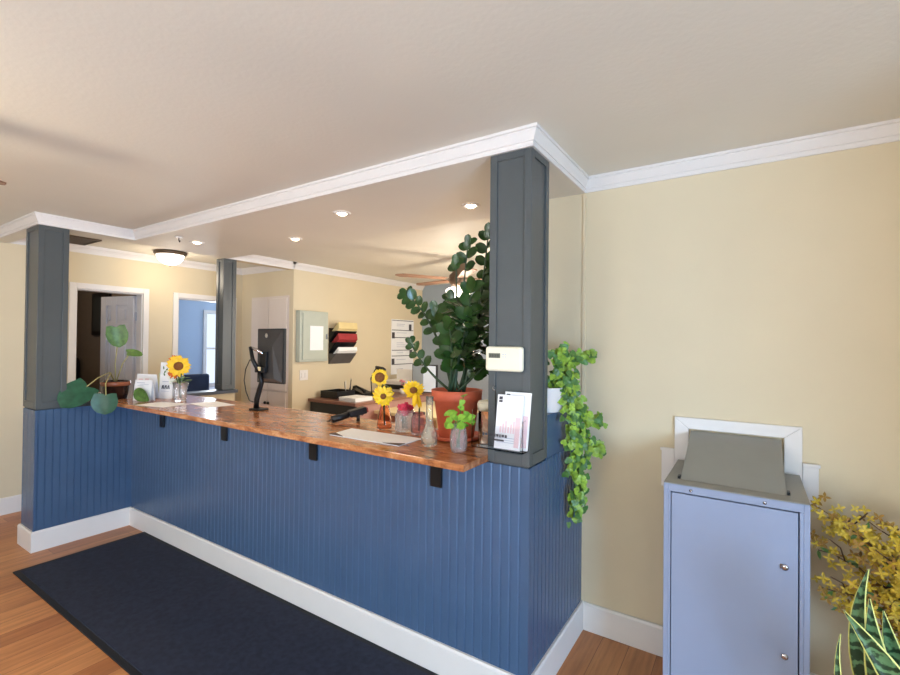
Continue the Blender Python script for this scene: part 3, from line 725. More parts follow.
pstem([top,(px+.06,1.66,1.262),(px+.13,1.60,1.18),(-4.165,1.55,1.10)]); pleaf((-4.165,1.55,1.105),(.1,-.1,-.9),(.75,-.6,.25),.15,.18)
pleaf((px+.13,1.60,1.09),(.3,-.35,-.6),(.8,-.3,.5),.10,.10)
pstem([top,(px+.01,1.71,1.33),(px+.03,1.715,1.47),(px+.04,1.72,1.55)]); pleaf((px+.04,1.70,1.635),(.1,.12,-.95),(.85,-.45,.2),.17,.155,pothos2_m)
pstem([top,(px+.02,1.76,1.33),(px+.03,1.80,1.40)]); pleaf((px+.03,1.79,1.42),(.1,.9,-.05),(.8,-.4,.6),.12,.075,pothos2_m)

# orange vase with two sunflowers
vx,vy = -1.74,2.0
t = thing('glass_vase','orange tinted bottle vase with two sunflowers beside the desk pad','vase',(vx,vy,Z))
M().lathe([(.04,0),(.043,.004),(.042,.03),(.033,.09),(.022,.13),(.021,.155),(.018,.155),(.019,.13),(.03,.09),(.039,.03),(.038,.006),(.001,.006)],(vx,vy,Z),24,cap=False).build('glass', oran_g, t, True)
s = M(); s.tube([(vx,vy,Z+.02),(vx+.005,vy-.01,1.2)],.0045,6); s.tube([(vx,vy,Z+.02),(vx-.01,vy,1.2),(vx-.025,vy,1.32)],.0045,6); s.build('stem', zzst_m, t, True)
head(t,(vx+.015,vy-.03,1.233),facing((vx,vy,0),-.15),.062,.018,yell_m,seed_m,16,droop=.3)
head(t,(vx-.03,vy-.01,1.335),facing((vx,vy,0),.25),.05,.03,yell_m,seed_m,14)
s = M()
for k in range(22):
    a = random.uniform(0,6.28); s.leaf((vx-.01+random.uniform(-.03,.03),vy+random.uniform(-.02,.02),1.26+random.uniform(-.02,.03)),(math.cos(a),math.sin(a),random.uniform(-.2,.4)),(0,0,1),random.uniform(.03,.055),.022,'oval',.3,.1,4)
s.build('foliage', pothos2_m, t, True)
# jar with red flowers
vx,vy = -1.607,2.02
t = thing('glass_jar','square clear glass jar filled with red flowers beside the orange vase','jar',(vx,vy,Z))
q = [(-.045,-.04),(.045,-.04),(.045,.04),(-.045,.04)]
s = M(); s.lathe([(.05,0),(.056,.008),(.056,.09),(.046,.105),(.046,.118),(.041,.118),(.041,.105),(.05,.09),(.05,.012),(.001,.01)],(vx,vy,Z),8,cap=False); s.build('glass', cutg_m, t)
s = M()
for k in range(26):
    a = random.uniform(0,6.28); r = random.uniform(0,.042); c = V((vx+r*math.cos(a),vy+r*math.sin(a),1.158+random.uniform(-.015,.032)))
    for j in range(6): s.leaf(c,(math.cos(j*1.05),-.35,math.sin(j*1.05)),(.4,-.8,.4),.021,.016,'oval',.1,.1,3)
s.build('blossom', red_m, t, True)
s = M()
for k in range(5): s.tube([(vx+random.uniform(-.02,.02),vy+random.uniform(-.02,.02),Z+.015),(vx+random.uniform(-.03,.03),vy+random.uniform(-.02,.02),1.15)],.003,5)
s.build('stem', zzst_m, t, True)
# mauve jar with drooping sunflower
vx,vy = -1.497,2.0
t = thing('glass_jar','small mauve glass jar holding one drooping sunflower','jar',(vx,vy,Z))
M().lathe([(.038,0),(.043,.006),(.043,.085),(.034,.1),(.034,.115),(.03,.115),(.03,.1),(.039,.085),(.039,.01),(.001,.008)],(vx,vy,Z),20,cap=False).build('glass', jarp_m, t, True)
M().tube([(vx,vy,Z+.012),(vx+.002,vy,1.2),(vx,vy-.005,1.28),(vx-.002,vy-.03,1.30)],.0045,7).build('stem', zzst_m, t, True)
head(t,(vx-.008,vy-.04,1.283),facing((vx,vy,0),-.5),.058,.022,yell_m,seed_m,16,droop=.35)
s = M()
for k in range(11):
    a = random.uniform(0,6.28); s.leaf((vx+.01*math.cos(a),vy-.03+.01*math.sin(a),1.27),(math.cos(a)*.4,math.sin(a)*.4-.1,-1),(math.cos(a),math.sin(a),.2),random.uniform(.06,.09),.024,'x',.05,.1,4)
s.build('petals', yell_m, t, True)
# tall clear fluted vase
vx,vy = -1.285,1.80
def flute(s, prof, c, n=16, dep=.06):
    vs=[]; N_=n*2
    for r,z in prof:
        for k in range(N_):
            a=2*PI*k/N_; rr=r*(1-dep*(k%2)); vs.append((c[0]+rr*math.cos(a),c[1]+rr*math.sin(a),c[2]+z))
    s.add(vs,[(i*N_+k,i*N_+(k+1)%N_,(i+1)*N_+(k+1)%N_,(i+1)*N_+k) for i in range(len(prof)-1) for k in range(N_)])
t = thing('bud_vase','tall narrow fluted clear glass vase, empty, at the counter front','vase',(vx,vy,Z))
s = M(); flute(s,[(.001,0),(.03,0),(.038,.008),(.0395,.035),(.037,.06),(.024,.085),(.0175,.11),(.0165,.19),(.019,.235),(.016,.235),(.0135,.19),(.0145,.11),(.02,.088),(.033,.06),(.035,.035),(.032,.012),(.001,.012)],(vx,vy,Z)); s.build('glass', flut_m, t, True)
# succulent cutting jar
vx,vy = -1.105,1.775
t = thing('glass_jar','small diamond-cut glass jar with bright green cuttings at counter corner','jar',(vx,vy,Z))
M().lathe([(.026,0),(.032,.004),(.039,.03),(.04,.07),(.033,.105),(.027,.115),(.03,.13),(.027,.13),(.024,.115),(.03,.1),(.036,.07),(.035,.03),(.028,.008),(.001,.008)],(vx,vy,Z),16,cap=False).build('glass', cutg_m, t, False)
s = M()
for k in range(5): s.tube([(vx+random.uniform(-.01,.01),vy+random.uniform(-.01,.01),Z+.02),(vx+random.uniform(-.02,.02),vy+random.uniform(-.02,.02),1.19)],.0025,5)
s.tube([(vx,vy,1.17),(vx+.01,vy,1.25),(vx+.025,vy,1.30)],.0025,5); s.build('stem', pothos2_m, t, True)
s = M()
def rosette(s,c,R,n=7,tilt=.5,d0=None,sh='round'):
    ax = V((.25,-.7,.75)) if d0 is None else V(d0)
    ax = (ax.normalized()+V((random.uniform(-.45,.45),random.uniform(-.45,.45),random.uniform(-.4,.4)))).normalized()
    e1 = ax.cross(V((.2,.3,1))).normalized(); e2 = ax.cross(e1); g0 = random.uniform(0,6)
    for j in range(n):
        g = g0+j*2.4; k = .6+.4*j/n
        d = e1*math.cos(g)+e2*math.sin(g)+ax*tilt*(1.2-k)
        s.leaf(c,d,ax,R*k,R*k*.9,sh,.15,.08,4)
for k in range(26):
    a = k*.9; r = .02+.035*random.random(); rosette(s,V((vx+r*math.cos(a)*1.2,vy+r*math.sin(a),1.185+random.uniform(-.025,.035))),.024,6)
for p in ((.012,0,1.245),(.02,-.01,1.27),(.028,0,1.30),(.035,0,1.22)): rosette(s,V((vx+p[0],vy+p[1],p[2])),.021,5)
s.build('foliage', lime_m, t, True)
# cream cup behind pot
t = thing('tumbler','cream rimmed tumbler between the terracotta pot and the big column','cup',(-1.065,1.955,Z))
M().lathe([(.03,0),(.034,.004),(.042,.2),(.039,.2),(.031,.01),(.001,.008)],(-1.06,1.955,Z),24,cap=False).build('body', acryl_m, t, True)
M().lathe([(.001,.192),(.043,.17),(.046,.2),(.04,.215),(.001,.222)],(-1.06,1.955,Z),24,cap=False).build('lid', cream_m, t, True)

# terracotta pot with zz plant
px,py = -1.278,2.03
t = thing('potted_plant','tall dark green leafy plant in a terracotta pot beside the big column','plant',(px,py,Z))
M().lathe([(.095,0),(.125,.004),(.132,.022),(.127,.022),(.118,.01),(.001,.008)],(px,py,Z),36,cap=False).build('saucer', terra_m, t, True)
zp = Z+.0095
M().lathe([(.088,0),(.09,.003),(.115,.185),(.128,.187),(.132,.24),(.122,.24),(.112,.19),(.001,.19)],(px,py,zp),36,cap=False).build('pot', terra_m, t, True)
M().lathe([(.001,.205),(.114,.205)],(px,py,zp),24,cap=False).build('soil', soil_m, t)
rim = V((px,py,zp+.2))
tips = [((-1.61,2.02,1.805),(-1.40,2.03,1.67),.050),((-1.19,1.98,2.03),(-1.25,2.02,1.72),.055),((-1.08,1.99,2.07),(-1.14,2.03,1.72),.055),
        ((-1.33,2.05,1.76),(-1.32,2.05,1.55),.06),((-1.56,2.0,1.53),(-1.46,2.02,1.36),.048),((-1.12,1.90,1.80),(-1.18,1.98,1.6),.06),
        ((-1.38,1.98,1.70),(-1.34,2.02,1.5),.058),((-1.22,1.86,1.62),(-1.24,1.95,1.48),.066),((-1.03,2.10,1.56),(-1.16,2.1,1.44),.052),((-1.40,2.16,1.78),(-1.33,2.12,1.55),.056),
        ((-1.10,2.1,1.92),(-1.17,2.08,1.65),.058),((-1.22,2.14,1.72),(-1.24,2.08,1.5),.058),((-1.16,1.94,1.66),(-1.2,1.98,1.5),.062),((-1.24,1.95,1.93),(-1.26,2.0,1.66),.058),((-1.10,2.0,1.42),(-1.18,2.02,1.36),.045)]
fol = M(); GAP = ((-1.33,-1.19),(1.8,2.3),(1.745,1.90))   # open spot in the crown
for k,(tp,md,ls) in enumerate(tips):
    tp, md = V(tp), V(md); b = rim + V((random.uniform(-.045,.045),random.uniform(-.045,.045),0))
    P = []
    for i in range(13):
        u = i/12; P.append(b*(1-u)**2*1.0 + md*2*u*(1-u) + tp*u*u)
    M().tube(P,[.0085-.0055*i/12 for i in range(13)],7).build('stem', zzst_m, t, True)
    L = sum((P[i+1]-P[i]).length for i in range(12)); nl = max(4,int(L/.046))
    st = .55 if k in (4,14) else (.5 if k == 0 else .3)
    for j in range(nl):
        u = st+(1-st)*j/(nl-1); i = min(11,int(u*12)); p = P[i].lerp(P[i+1],u*12-i); dr = (P[i+1]-P[i]).normalized()
        sd = dr.cross(V((random.uniform(-.3,.3),-.9,.2))).normalized() * (1 if j%2 else -1)
        sc = ls*(1.0 if j < nl-2 else .85)*random.uniform(.9,1.15)
        d = (sd*1.0+dr*.55+V((random.uniform(-.3,.3),random.uniform(-.5,.2),random.uniform(-.2,.2))))
        fol.leaf(p,d,(random.uniform(-.2,.7),-1,.45),sc*1.25,sc*.95,'round',.12,.08,7)
        if j > nl-3: fol.leaf(p,dr+V((0,-.2,0)),(.3,-1,.4),sc*1.1,sc*.85,'round',.1,.08,7)
for k in range(130):   # dense inner leaves
    z = random.uniform(1.40,1.74); a = random.uniform(0,6.28); r = random.uniform(.03,.125)
    fol.leaf((px+.09+.03*math.sin(z*9)+r*math.cos(a)*.9-.0,py+r*math.sin(a)-.02,z),(math.cos(a),math.sin(a),random.uniform(-.3,.6)),(.2,-.6,.8),random.uniform(.055,.08),.055,'round',.15,.08,7)
fol.build('foliage', zz_m, t, True); GAP = None

# thermostat on column
t = thing('thermostat','cream wall thermostat with grey display on the foreground column','thermostat',(-.885,D,1.47))
M().box(-.972,-.797,D-.03,D-.001,1.417,1.523).build('housing', cream_m, t, bevel=.012)
M().box(-.952,-.898,D-.032,D-.0305,1.474,1.494).build('display', lcd_m, t)
s = M()
for k,x in enumerate((-.946,-.934,-.922,-.910)): s.box(x,x+.002,D-.0326,D-.0321,1.479,1.489).box(x,x+.006,D-.0326,D-.0321,1.483,1.4845)
s.build('digits', ink_m, t)
s = M()
for x,z in ((-.887,1.489),(-.887,1.479),(-.876,1.489),(-.876,1.479)): s.box(x,x+.006,D-.032,D-.0305,z-.002,z+.002)
s.build('button', lgray_m, t)
t = thing('hook','small silver screw hook on the column below the thermostat','hook',(-.937,D,1.345))
M().tube([(-.937,D+.006,1.35),(-.937,D-.012,1.35),(-.937,D-.02,1.343),(-.933,D-.02,1.333),(-.926,D-.02,1.337)],.0025,6).build('wire', chrome_m, t, True)

# acrylic brochure holder with brochures
t = thing('brochure_holder','clear acrylic brochure holder fixed to the foreground column','brochure holder',(-.88,1.74,1.09))
x0,x1 = -1.015,-.775; yb,yf = D-.004,1.735
s = M().box(x0,x1,yb-.003,yb,1.09,1.27).box(x0,x1,yf,yf+.003,1.09,1.19).box(x0,x0+.003,yf+.003,yb-.003,1.09,1.25).box(x1-.003,x1,yf+.003,yb-.003,1.09,1.22).box(x0+.003,x1-.003,yf+.003,yb-.003,1.09,1.093)
s.build('case', acryl_m, t)
s = M()
xx = x0+.055
for w in (.008,.012,.007,.014,.009,.011,.007,.012,.01):
    s.box(xx,xx+w,yf-.0012,yf-.0004,1.146+(.002 if w>.01 else 0),1.158); xx += w+.003
s.box(-.915,-.86,yf-.0012,yf-.0004,1.13,1.137)
s.build('lettering', ink_m, t)
def bro(dx,dz,y,lab,lean):
    t = thing('brochure',lab,'brochure',(-.85+dx,y,1.096),)
    a = V((-.905+dx,y,1.096)); d = V((1,0,.0)); h_ = .225+dz; up = V((.012,lean,h_)); n = V((0,-1,0)); w=.118
    s = M(); s.add([a,a+d*w,a+d*w+up,a+up]+[p+V((0,.006,0)) for p in (a,a+d*w,a+d*w+up,a+up)],[(0,1,2,3),(4,7,6,5),(0,4,5,1),(1,5,6,2),(2,6,7,3),(3,7,4,0)]); s.build('pages',paper_m,t)
    def mk(rs,m,nm):
        s=M()
        for u0,u1,w0,w1 in rs: s.add([a+d*u+up*v+V((0,-.0008,0)) for u,v in ((u0,w0),(u1,w0),(u1,w1),(u0,w1))],[(0,1,2,3)])
        s.build(nm,m,t)
    mk([(.008,.024,.91,.965),(.008,.024,.86,.9)],ink_m,'logo')
    mk([(.02+.012*k,.028+.012*k,.3,.42+.05*(k%3)) for k in range(6)]+[(.09,.112,.05,.6)],pink_m,'picture')
    mk([(.01,.1,.2,.215),(.01,.09,.16,.17),(.01,.1,.12,.13)],lgray_m,'text_line')
bro(.018,.012,1.765,'white brochure at the back of the acrylic holder, slightly taller',.012)
bro(-.008,0,1.748,'white brochure at the front of the acrylic holder, with pink picture',.012)

# ------------------------------------------------------------------ trailing vine in white pot, on the right half wall
px,py,pz = -.83,2.12,1.216
t = thing('trailing_plant','trailing bright green plant in a white pot hanging beside the right wall','plant',(px,py,pz))
s = M()
s.lathe([(.07,0),(.075,.01),(.088,.105),(.09,.115),(.082,.115),(.075,.09),(.001,.09)],(px,py,pz),24,cap=False); s.build('pot', white_m, t, True)
M().lathe([(.001,.1),(.078,.1)],(px,py,pz),16,cap=False).build('soil', soil_m, t)
f1, f2 = M(), M(); stp = []
paths = [[(-.79,2.15,1.34),(-.735,2.17,1.36),(-.715,2.21,1.22),(-.715,2.23,1.0),(-.72,2.23,.80),(-.725,2.22,.70)],
         [(-.80,2.16,1.34),(-.735,2.21,1.38),(-.705,2.27,1.20),(-.705,2.29,.98),(-.71,2.29,.82),(-.715,2.29,.71)],
         [(-.80,2.16,1.35),(-.76,2.20,1.45),(-.71,2.26,1.48),(-.68,2.34,1.47)],
         [(-.80,2.14,1.34),(-.77,2.13,1.46),(-.75,2.14,1.51)],
         [(-.71,2.25,1.22),(-.68,2.31,1.17),(-.64,2.36,1.15)],
         [(-.71,2.27,1.08),(-.67,2.32,1.02),(-.64,2.36,1.01)],
         [(-.80,2.15,1.34),(-.735,2.13,1.34),(-.725,2.14,1.24),(-.725,2.17,1.08),(-.725,2.19,.94)]]
for P in paths:
    P = [V(p) for p in P]; Q = []
    for i in range(len(P)-1):
        for j in range(5): Q.append(P[i].lerp(P[i+1],j/5))
    Q.append(P[-1]); M().tube(Q,.003,5).build('stem', pothos2_m, t, True)
    for i,q in enumerate(Q):
        for c in range(5):
            o = V((random.uniform(-.02,.03),random.uniform(-.045,.045),random.uniform(-.03,.03))); p = q+o; p.x = max(p.x,-.755) if p.z < 1.25 else p.x; p.y=min(p.y,2.47)
            rosette(f1 if random.random() < .65 else f2, p, random.uniform(.018,.028), 5, .4, V((.75,-.75,.35)))
for k in range(80):
    a = random.uniform(0,6.28); r = abs(random.gauss(0,.06))
    p = V((-.765+r*math.cos(a)*.6,2.15+r*math.sin(a)+.03,1.40+random.uniform(-.05,.10)))
    rosette(f1 if random.random() < .5 else f2, p, random.uniform(.018,.028), 6, .5, V((.7,-.7,.4)))
for k in range(34):
    p = V((-.748+random.uniform(0,.02),2.12+random.uniform(-.02,.10),1.32+random.uniform(-.09,.05)))
    rosette(f1 if k%3 else f2, p, random.uniform(.018,.027), 6, .4, V((.7,-.7,.3)))
f1.build('foliage', vine_m, t, True); f2.build('foliage', vine2_m, t, True)

# ------------------------------------------------------------------ drop box cabinet and its wall chute
x0,x1,y0,y1,zt = -.298,.172,2.05,2.485,.982
t = thing('drop_box_cabinet','light grey steel cabinet with sloped chute standing against the right wall','cabinet',(-.063,2.27,0))
s = M().box(x0,x0+.018,y0,y1,.0,zt).box(x1-.018,x1,y0,y1,0,zt).box(x0+.018,x1-.018,y1-.01,y1,0,zt-.012)
s.box(x0+.018,x1-.018,y0,y1-.01,0,.04)
s.box(x0+.018,x0+.026,y0,y0+.02,.04,zt-.03).box(x1-.03,x1-.018,y0,y0+.02,.04,zt-.03).box(x0+.018,x1-.018,y0,y0+.02,zt-.03,zt-.0005)
s.build('body', cab_m, t, bevel=.002)
M().box(x0,x1,y0+.0,y1,zt+.0005,zt+.003).box(x0+.0181,x1-.0181,y0+.021,y1-.011,zt-.012,zt).build('top', cabtop_m, t)
dr = M().box(x0+.029,x1-.034,y0-.001,y0+.016,.045,zt-.034).build('door', cab_m, t, bevel=.002)
for z in (.75,.434):
    s = M().lathe([(.006,.0),(.011,.002),(.011,.006),(.005,.008)],(.10,y0-.0015,z),14,axis=(0,-1,0)); s.build('lock', chrome_m, dr, True)
M().box(.086,.097,y0-.004,y0-.0012,.743,.759).build('lock_tab', brass_m, dr)
for x in (-.20,.04): M().lathe([(.006,0),(.006,.003)],(x,y0-.0005,zt-.016),10,axis=(0,-1,0)).build('screw', chrome_m, t, True)
# sloping chute
s = M(); c0,c1 = -.245,.108; yf_,yw = 2.12,W-.022; zf,zw = zt+.004,1.128; zl=zt+.004
s.add([(c0,yf_,zf),(c1,yf_,zf),(c1,yw,zw),(c0,yw,zw),(c0,yw,zl),(c1,yw,zl)],[(0,1,2,3),(0,3,4),(1,5,2),(0,4,5,1),(3,2,5,4)])
s.build('chute', cabtop_m, t)
M().box(c0-.012,c0-.003,2.13,2.16,zt+.0035,zt+.014).box(c1+.003,c1+.012,2.13,2.16,zt+.0035,zt+.014).build('chute_clip', black_m, t)
# white frame on the wall
yw0 = W-.018
s = M()
o0,o1,i0,i1,oz,iz,bz = -.317,.182,-.255,.118,1.188,1.135,.93
def quadp(a): s.add([(x,yw0,z) for x,z in a]+[(x,W-.0005,z) for x,z in a],[(0,1,2,3),(4,7,6,5),(0,4,5,1),(1,5,6,2),(2,6,7,3),(3,7,4,0)])
quadp([(i0,iz),(i1,iz),(o1,oz),(o0,oz)]); quadp([(o0,bz),(i0,bz),(i0,iz),(o0,oz)]); quadp([(i1,bz),(o1,bz),(o1,oz),(i1,iz)])
quadp([(-.375,.84),(o0-.0005,.84),(o0-.0005,1.03),(-.375,1.03)]); quadp([(o1+.0005,.84),(.238,.84),(.238,1.035),(o1+.0005,1.035)])
s.box(-.38,o0-.0005,yw0-.008,yw0,1.018,1.032).box(o1+.0005,.243,yw0-.008,yw0,1.022,1.037)
struct(s.build('trim_9', white_m, bevel=.003), 'white frame around the wall chute behind the cabinet')

# ------------------------------------------------------------------ yellow flowering branches
px,py = .62,2.05
t = thing('flowering_branches','arching branches of yellow blossoms in a pot, right of the grey cabinet','plant',(px,py,0))
M().lathe([(.11,0),(.14,.01),(.16,.3),(.17,.32),(.15,.32),(.001,.28)],(px,py,.0),28,cap=False).build('pot', mat('dark_basket',srgb(88,66,46),.8,var=.3,scale=40,bump=.5), t, True)
M().lathe([(.001,.29),(.15,.29)],(px,py,0),16,cap=False).build('soil', soil_m, t)
bl1, bl2, lv = M(), M(), M()
ends = [(.215,2.25,.97),(.22,2.30,.80),(.24,2.34,.92),(.22,2.2,.70),(.30,2.2,.95),(.36,2.3,1.01),(.45,2.2,1.03),(.55,2.25,1.05),(.40,2.05,.95),(.33,2.1,.80),(.5,1.95,.98),(.30,2.35,.62),(.65,2.1,1.08),(.48,2.35,.95),(.75,2.2,1.02),(.42,2.2,.80),(.52,2.1,.86),(.36,2.3,.72),(.85,2.0,.95)]
def blossom(m, c, r):
    g0 = random.uniform(0,6); n = V((random.uniform(-.7,.3),-1,random.uniform(-.2,.8))).normalized(); a = n.cross(V((0,0,1))).normalized(); b = n.cross(a)
    for j in range(4):
        g = g0+j*PI/2; m.leaf(c, a*math.cos(g)+b*math.sin(g)+n*.25, n, r, r*.5, 'oval', .2, .1, 3)
for e_ in ends:
    b = V((px+random.uniform(-.05,.05),py+random.uniform(-.05,.05),.29)); e_ = V(e_); e_.z -= .05+.12*max(0,min(1,(e_.x-.25)/.2)); m_ = (b+e_)/2+V((-(e_.x-px)*.1,.02,.22)); P = []
    for i in range(15):
        u = i/14; P.append(b*(1-u)**2+m_*2*u*(1-u)+e_*u*u+V((random.uniform(-.006,.006),random.uniform(-.006,.006),random.uniform(-.006,.006))))
    M().tube(P,[.006-.0042*i/14 for i in range(15)],6).build('branch', twig_m, t, True)
    for i in range(5,15):
        for j in range(6):
            p = P[i]+V((random.uniform(-.045,.045),random.uniform(-.045,.045),random.uniform(-.045,.045)))
            if p.x < .205: p.x = .205
            blossom(bl1 if random.random() < .75 else bl2, p, random.uniform(.014,.024))
        if random.random() < .6:
            lv.leaf(P[i],(random.uniform(-1,1),random.uniform(-1,0),random.uniform(-.6,.6)),(0,-1,.5),.05,.014,'oval',.1,.1,3)
    for q_ in (6,9,12):
        tw = P[q_]+V((random.uniform(-.09,.07),-.04,random.uniform(-.02,.1))); tw.x = max(tw.x,.21)
        M().tube([P[q_],(P[q_]+tw)/2+V((.01,0,.01)),tw],.0026,5).build('twig', twig_m, t, True)
bl1.build('blossom', yell2_m, t, True); bl2.build('blossom', mat('golden_blossom',srgb(150,112,40),.5,var=.3), t, True); lv.build('foliage', vine2_m, t, True)

# snake plant
px,py = .50,1.68
t = thing('snake_plant','snake plant with banded yellow-edged leaves at the lower right corner','plant',(px,py,0))
M().lathe([(.10,0),(.12,.01),(.145,.27),(.155,.3),(.135,.3),(.001,.26)],(px,py,0),28,cap=False).build('pot', mat('stone_grey_glaze',srgb(150,146,140),.4,var=.1), t, True)
M().lathe([(.001,.275),(.135,.275)],(px,py,0),16,cap=False).build('soil', soil_m, t)
def blade(b, m_, e_, w, face):
    b, m_, e_ = V(b), V(m_), V(e_); n = 16; vs = []; ed = []; face = V(face)
    for i in range(n+1):
        u = i/n; p = b*(1-u)**2+m_*2*u*(1-u)+e_*u*u; tg = ((m_-b)*(1-u)+(e_-m_)*u).normalized(); sd = tg.cross(face).normalized(); nn = sd.cross(tg)
        ww = w*(.6+.4*min(1,u*2.5))*(1 if u < .55 else max(.02,1-((u-.55)/.45)**1.7))/2
        for j in range(7):
            q = -1+2*j/6; vs.append(p+sd*q*ww+nn*(abs(q)**2*ww*.3)); ed.append(abs(q))
    s = M().add(vs,[(i*7+j,i*7+j+1,(i+1)*7+j+1,(i+1)*7+j) for i in range(n) for j in range(6)])
    o = s.build('leaf', snake_m, t, True); at = o.data.attributes.new('edge','FLOAT','POINT')
    for k,v_ in enumerate(ed): at.data[k].value = v_
    so = o.modifiers.new('solid','SOLIDIFY'); so.thickness = .003
BL = [((px-.02,py-.02,.28),(.40,1.60,.60),(.205,1.60,.842),.075,(-.35,-.9,.35)),
      ((.44,1.72,.28),(.19,1.74,.58),(.275,1.74,.915),.052,(-.5,-.8,.1)),
      ((.47,1.66,.28),(.28,1.66,.5),(.265,1.66,.865),.075,(-.25,-1,.1)),
      ((px,py+.03,.28),(.36,1.78,.5),(.31,1.76,.80),.07,(-.3,-1,.1)),
      ((px+.05,py,.28),(.56,1.7,.6),(.6,1.72,.95),.065,(-.3,-1,.1)),
      ((px+.03,py+.05,.28),(.5,1.8,.6),(.52,1.85,.9),.06,(-.3,-1,.1)),
      ((.44,1.62,.28),(.15,1.58,.50),(.20,1.62,.77),.022,(-.3,-1,.1))]
for a in BL: blade(*a)

# ------------------------------------------------------------------ beyond the doorways
t = thing('office_chair','dark navy chair at a desk in the pale blue room','chair',(-6.35,3.3,0))
M().box(-6.55,-6.15,3.12,3.5,.42,.5).build('seat', navy_m, t, bevel=.03)
M().box(-6.2,-6.12,3.14,3.48,.55,1.08).build('backrest', navy_m, t, bevel=.03)
M().tube([(-6.16,3.31,.46),(-6.13,3.31,.7)],.02,8).build('back_support', black_m, t, True)
M().tube([(-6.35,3.31,.08),(-6.35,3.31,.42)],.025,10).build('post', black_m, t, True)
for k in range(5):
    a = k*2*PI/5; M().tube([(-6.35,3.31,.09),(-6.35+.26*math.cos(a),3.31+.26*math.sin(a),.05)],.016,6).build('leg', black_m, t, True)
t = thing('work_desk','dark desk with papers in the pale blue room','desk',(-6.9,3.5,0))
M().box(-7.2,-6.6,2.9,4.3,.74,.78).build('top', navy_m, t)
for x,y in ((-7.18,2.92),(-6.66,2.92),(-7.18,4.24),(-6.66,4.24)): M().box(x,x+.04,y,y+.04,0,.739).build('leg', black_m, t)
tag(M().box(-6.95,-6.7,3.3,3.6,.781,.80).build('paper_stack', paper_m, loc=(-6.8,3.45,.781)),'papers on the dark desk in the pale blue room','paper')
t = thing('wall_picture','tall dark framed picture on the wall of the dark room behind the left doorway','picture',(-6.97,2.5,1.58))
M().box(-7.1,-6.6,2.47,2.499,1.58,2.11).build('frame', black_m, t)
M().box(-7.05,-6.65,2.466,2.4695,1.63,2.06).build('print', deskd_m, t)
t = thing('sofa','black sofa in the dark room behind the left doorway','sofa',(-7.2,1.7,0))
M().box(-7.65,-6.9,1.0,2.47,.1,.5).build('seat', blackp_m, t, bevel=.04)
M().box(-7.65,-7.45,1.0,2.47,.5,1.3).build('backrest', blackp_m, t, bevel=.04)

# ------------------------------------------------------------------ repeats share a group
GR = {'pen':'pens in the desk tray','greeting_card':'cards standing at the far end of the counter','brochure':'brochures in the acrylic holder',
      'glass_jar':'small glass jars on the counter','column':'panelled columns around the counter','ceiling_fan':'ceiling fans',
      'folder':'folders in the wall file holder','glass_vase':'vases of sunflowers on the counter','paper_sheet':'loose white sheets of paper',
      'potted_plant':'potted plants on the counter','paper_stack':'stacks of paper'}
for o in list(bpy.data.objects):
    if o.parent is None and o.name.split('.')[0] in GR and 'group' not in o: o['group'] = GR[o.name.split('.')[0]]

# ------------------------------------------------------------------ lights
def area(name, loc, rot, sx_, sy_, power, col):
    l = bpy.data.lights.new(name,'AREA'); l.shape = 'RECTANGLE'; l.size = sx_; l.size_y = sy_; l.energy = power; l.color = col
    o = bpy.data.objects.new(name,l); COL.objects.link(o); o.location = loc; o.rotation_euler = rot; return o
def point(name, loc, power, col, r=.05):
    l = bpy.data.lights.new(name,'POINT'); l.energy = power; l.color = col; l.shadow_soft_size = r
    o = bpy.data.objects.new(name,l); COL.objects.link(o); o.location = loc; return o
def spot(name, loc, power, col, ang=110):
    l = bpy.data.lights.new(name,'SPOT'); l.energy = power; l.color = col; l.spot_size = math.radians(ang); l.spot_blend = .8; l.shadow_soft_size = .03
    o = bpy.data.objects.new(name,l); COL.objects.link(o); o.location = loc; return o
day = (.42,.66,1.0); day2 = (.80,.90,1.0); warm = (1.0,.87,.70)
area('daylight_side_window',(2.98,-1.6,.95),(0,PI/2,0),1.4,1.9,305,day)
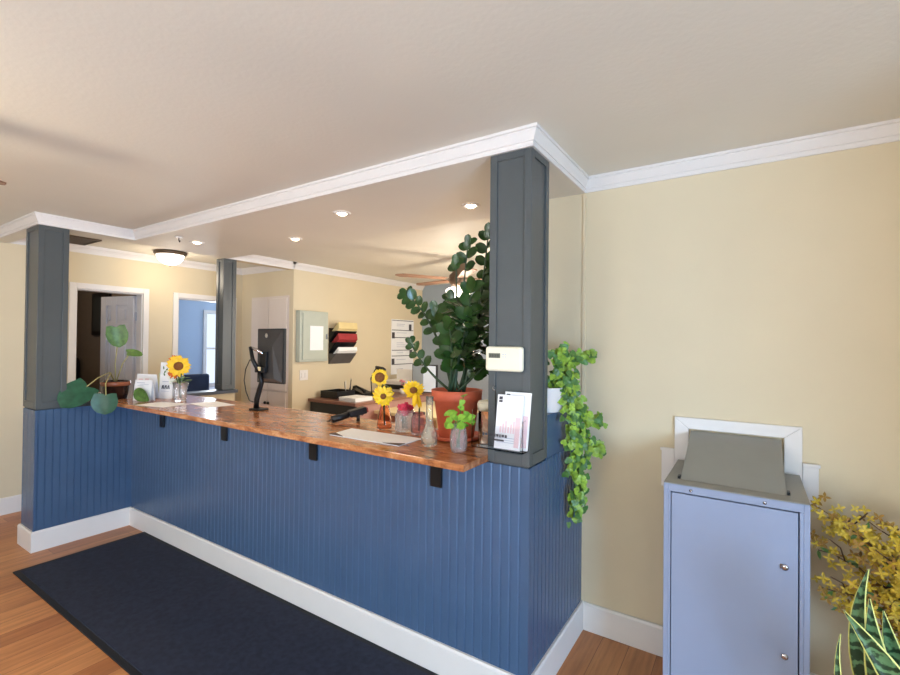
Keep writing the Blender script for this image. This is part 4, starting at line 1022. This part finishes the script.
area('daylight_front_window',(-1.7,-2.98,1.25),(PI/2,0,0),3.7,1.8,8,day2)
area('ceiling_fill',(-1.0,-2.97,1.0),(PI/2+1.15,0,0),2.4,1.0,115,(.95,.98,1))  # added uplight at the front window, brightens the lobby ceiling
area('daylight_office_window',(-1.27,4.3,1.5),(0,PI/2,0),1.15,1.9,45,(1,.93,.82))
area('daylight_blue_room',(-7.44,4.6,1.4),(0,-PI/2,0),1.1,.8,55,(.82,.9,1))
point('dark_room_fill',(-6.4,1.5,2.3),10,warm,.1)  # added fill without a fixture, lifts the walls of the dark room
point('dome_lamp',(-5.03,2.42,ZC-.24),6,warm,.1)
point('office_fan_lamp',(-2.62,4.2,1.98),30,warm,.12)
point('lobby_fan_lamp',(-2.74,-.06,1.98),34,warm,.12)
for x,y in ((-3.925,2.1),(-3.09,2.44),(-2.209,2.104),(-1.413,2.382)): spot('downlight',(x,y,ZS-.03),6,warm)

w = bpy.data.worlds.new('World'); S.world = w; w.use_nodes = True
bg = w.node_tree.nodes['Background']; bg.inputs['Color'].default_value = (.78,.88,1,1); bg.inputs['Strength'].default_value = 1.2

# ------------------------------------------------------------------ camera
cd = bpy.data.cameras.new('Camera'); co = bpy.data.objects.new('Camera',cd); COL.objects.link(co)
cd.sensor_width = 36; cd.lens = 36*463.78/900; cd.clip_start = .02
yaw, pitch, roll = .5777, -.0097, .0104
R0 = V((math.cos(yaw),math.sin(yaw),0)); F0 = V((-math.sin(yaw),math.cos(yaw),0)); U0 = V((0,0,1))
F = F0*math.cos(pitch)-U0*math.sin(pitch); U = U0*math.cos(pitch)+F0*math.sin(pitch)
Xc = R0*math.cos(roll)+U*math.sin(roll); Yc = U*math.cos(roll)-R0*math.sin(roll); Zc = -F
mw = Matrix((Xc,Yc,Zc)).transposed().to_4x4(); mw.translation = (0,0,1.5401); co.matrix_world = mw
S.camera = co
S.view_settings.view_transform = 'Standard'; S.view_settings.look = 'None'; S.view_settings.gamma = 1
S.view_settings.exposure = -.05
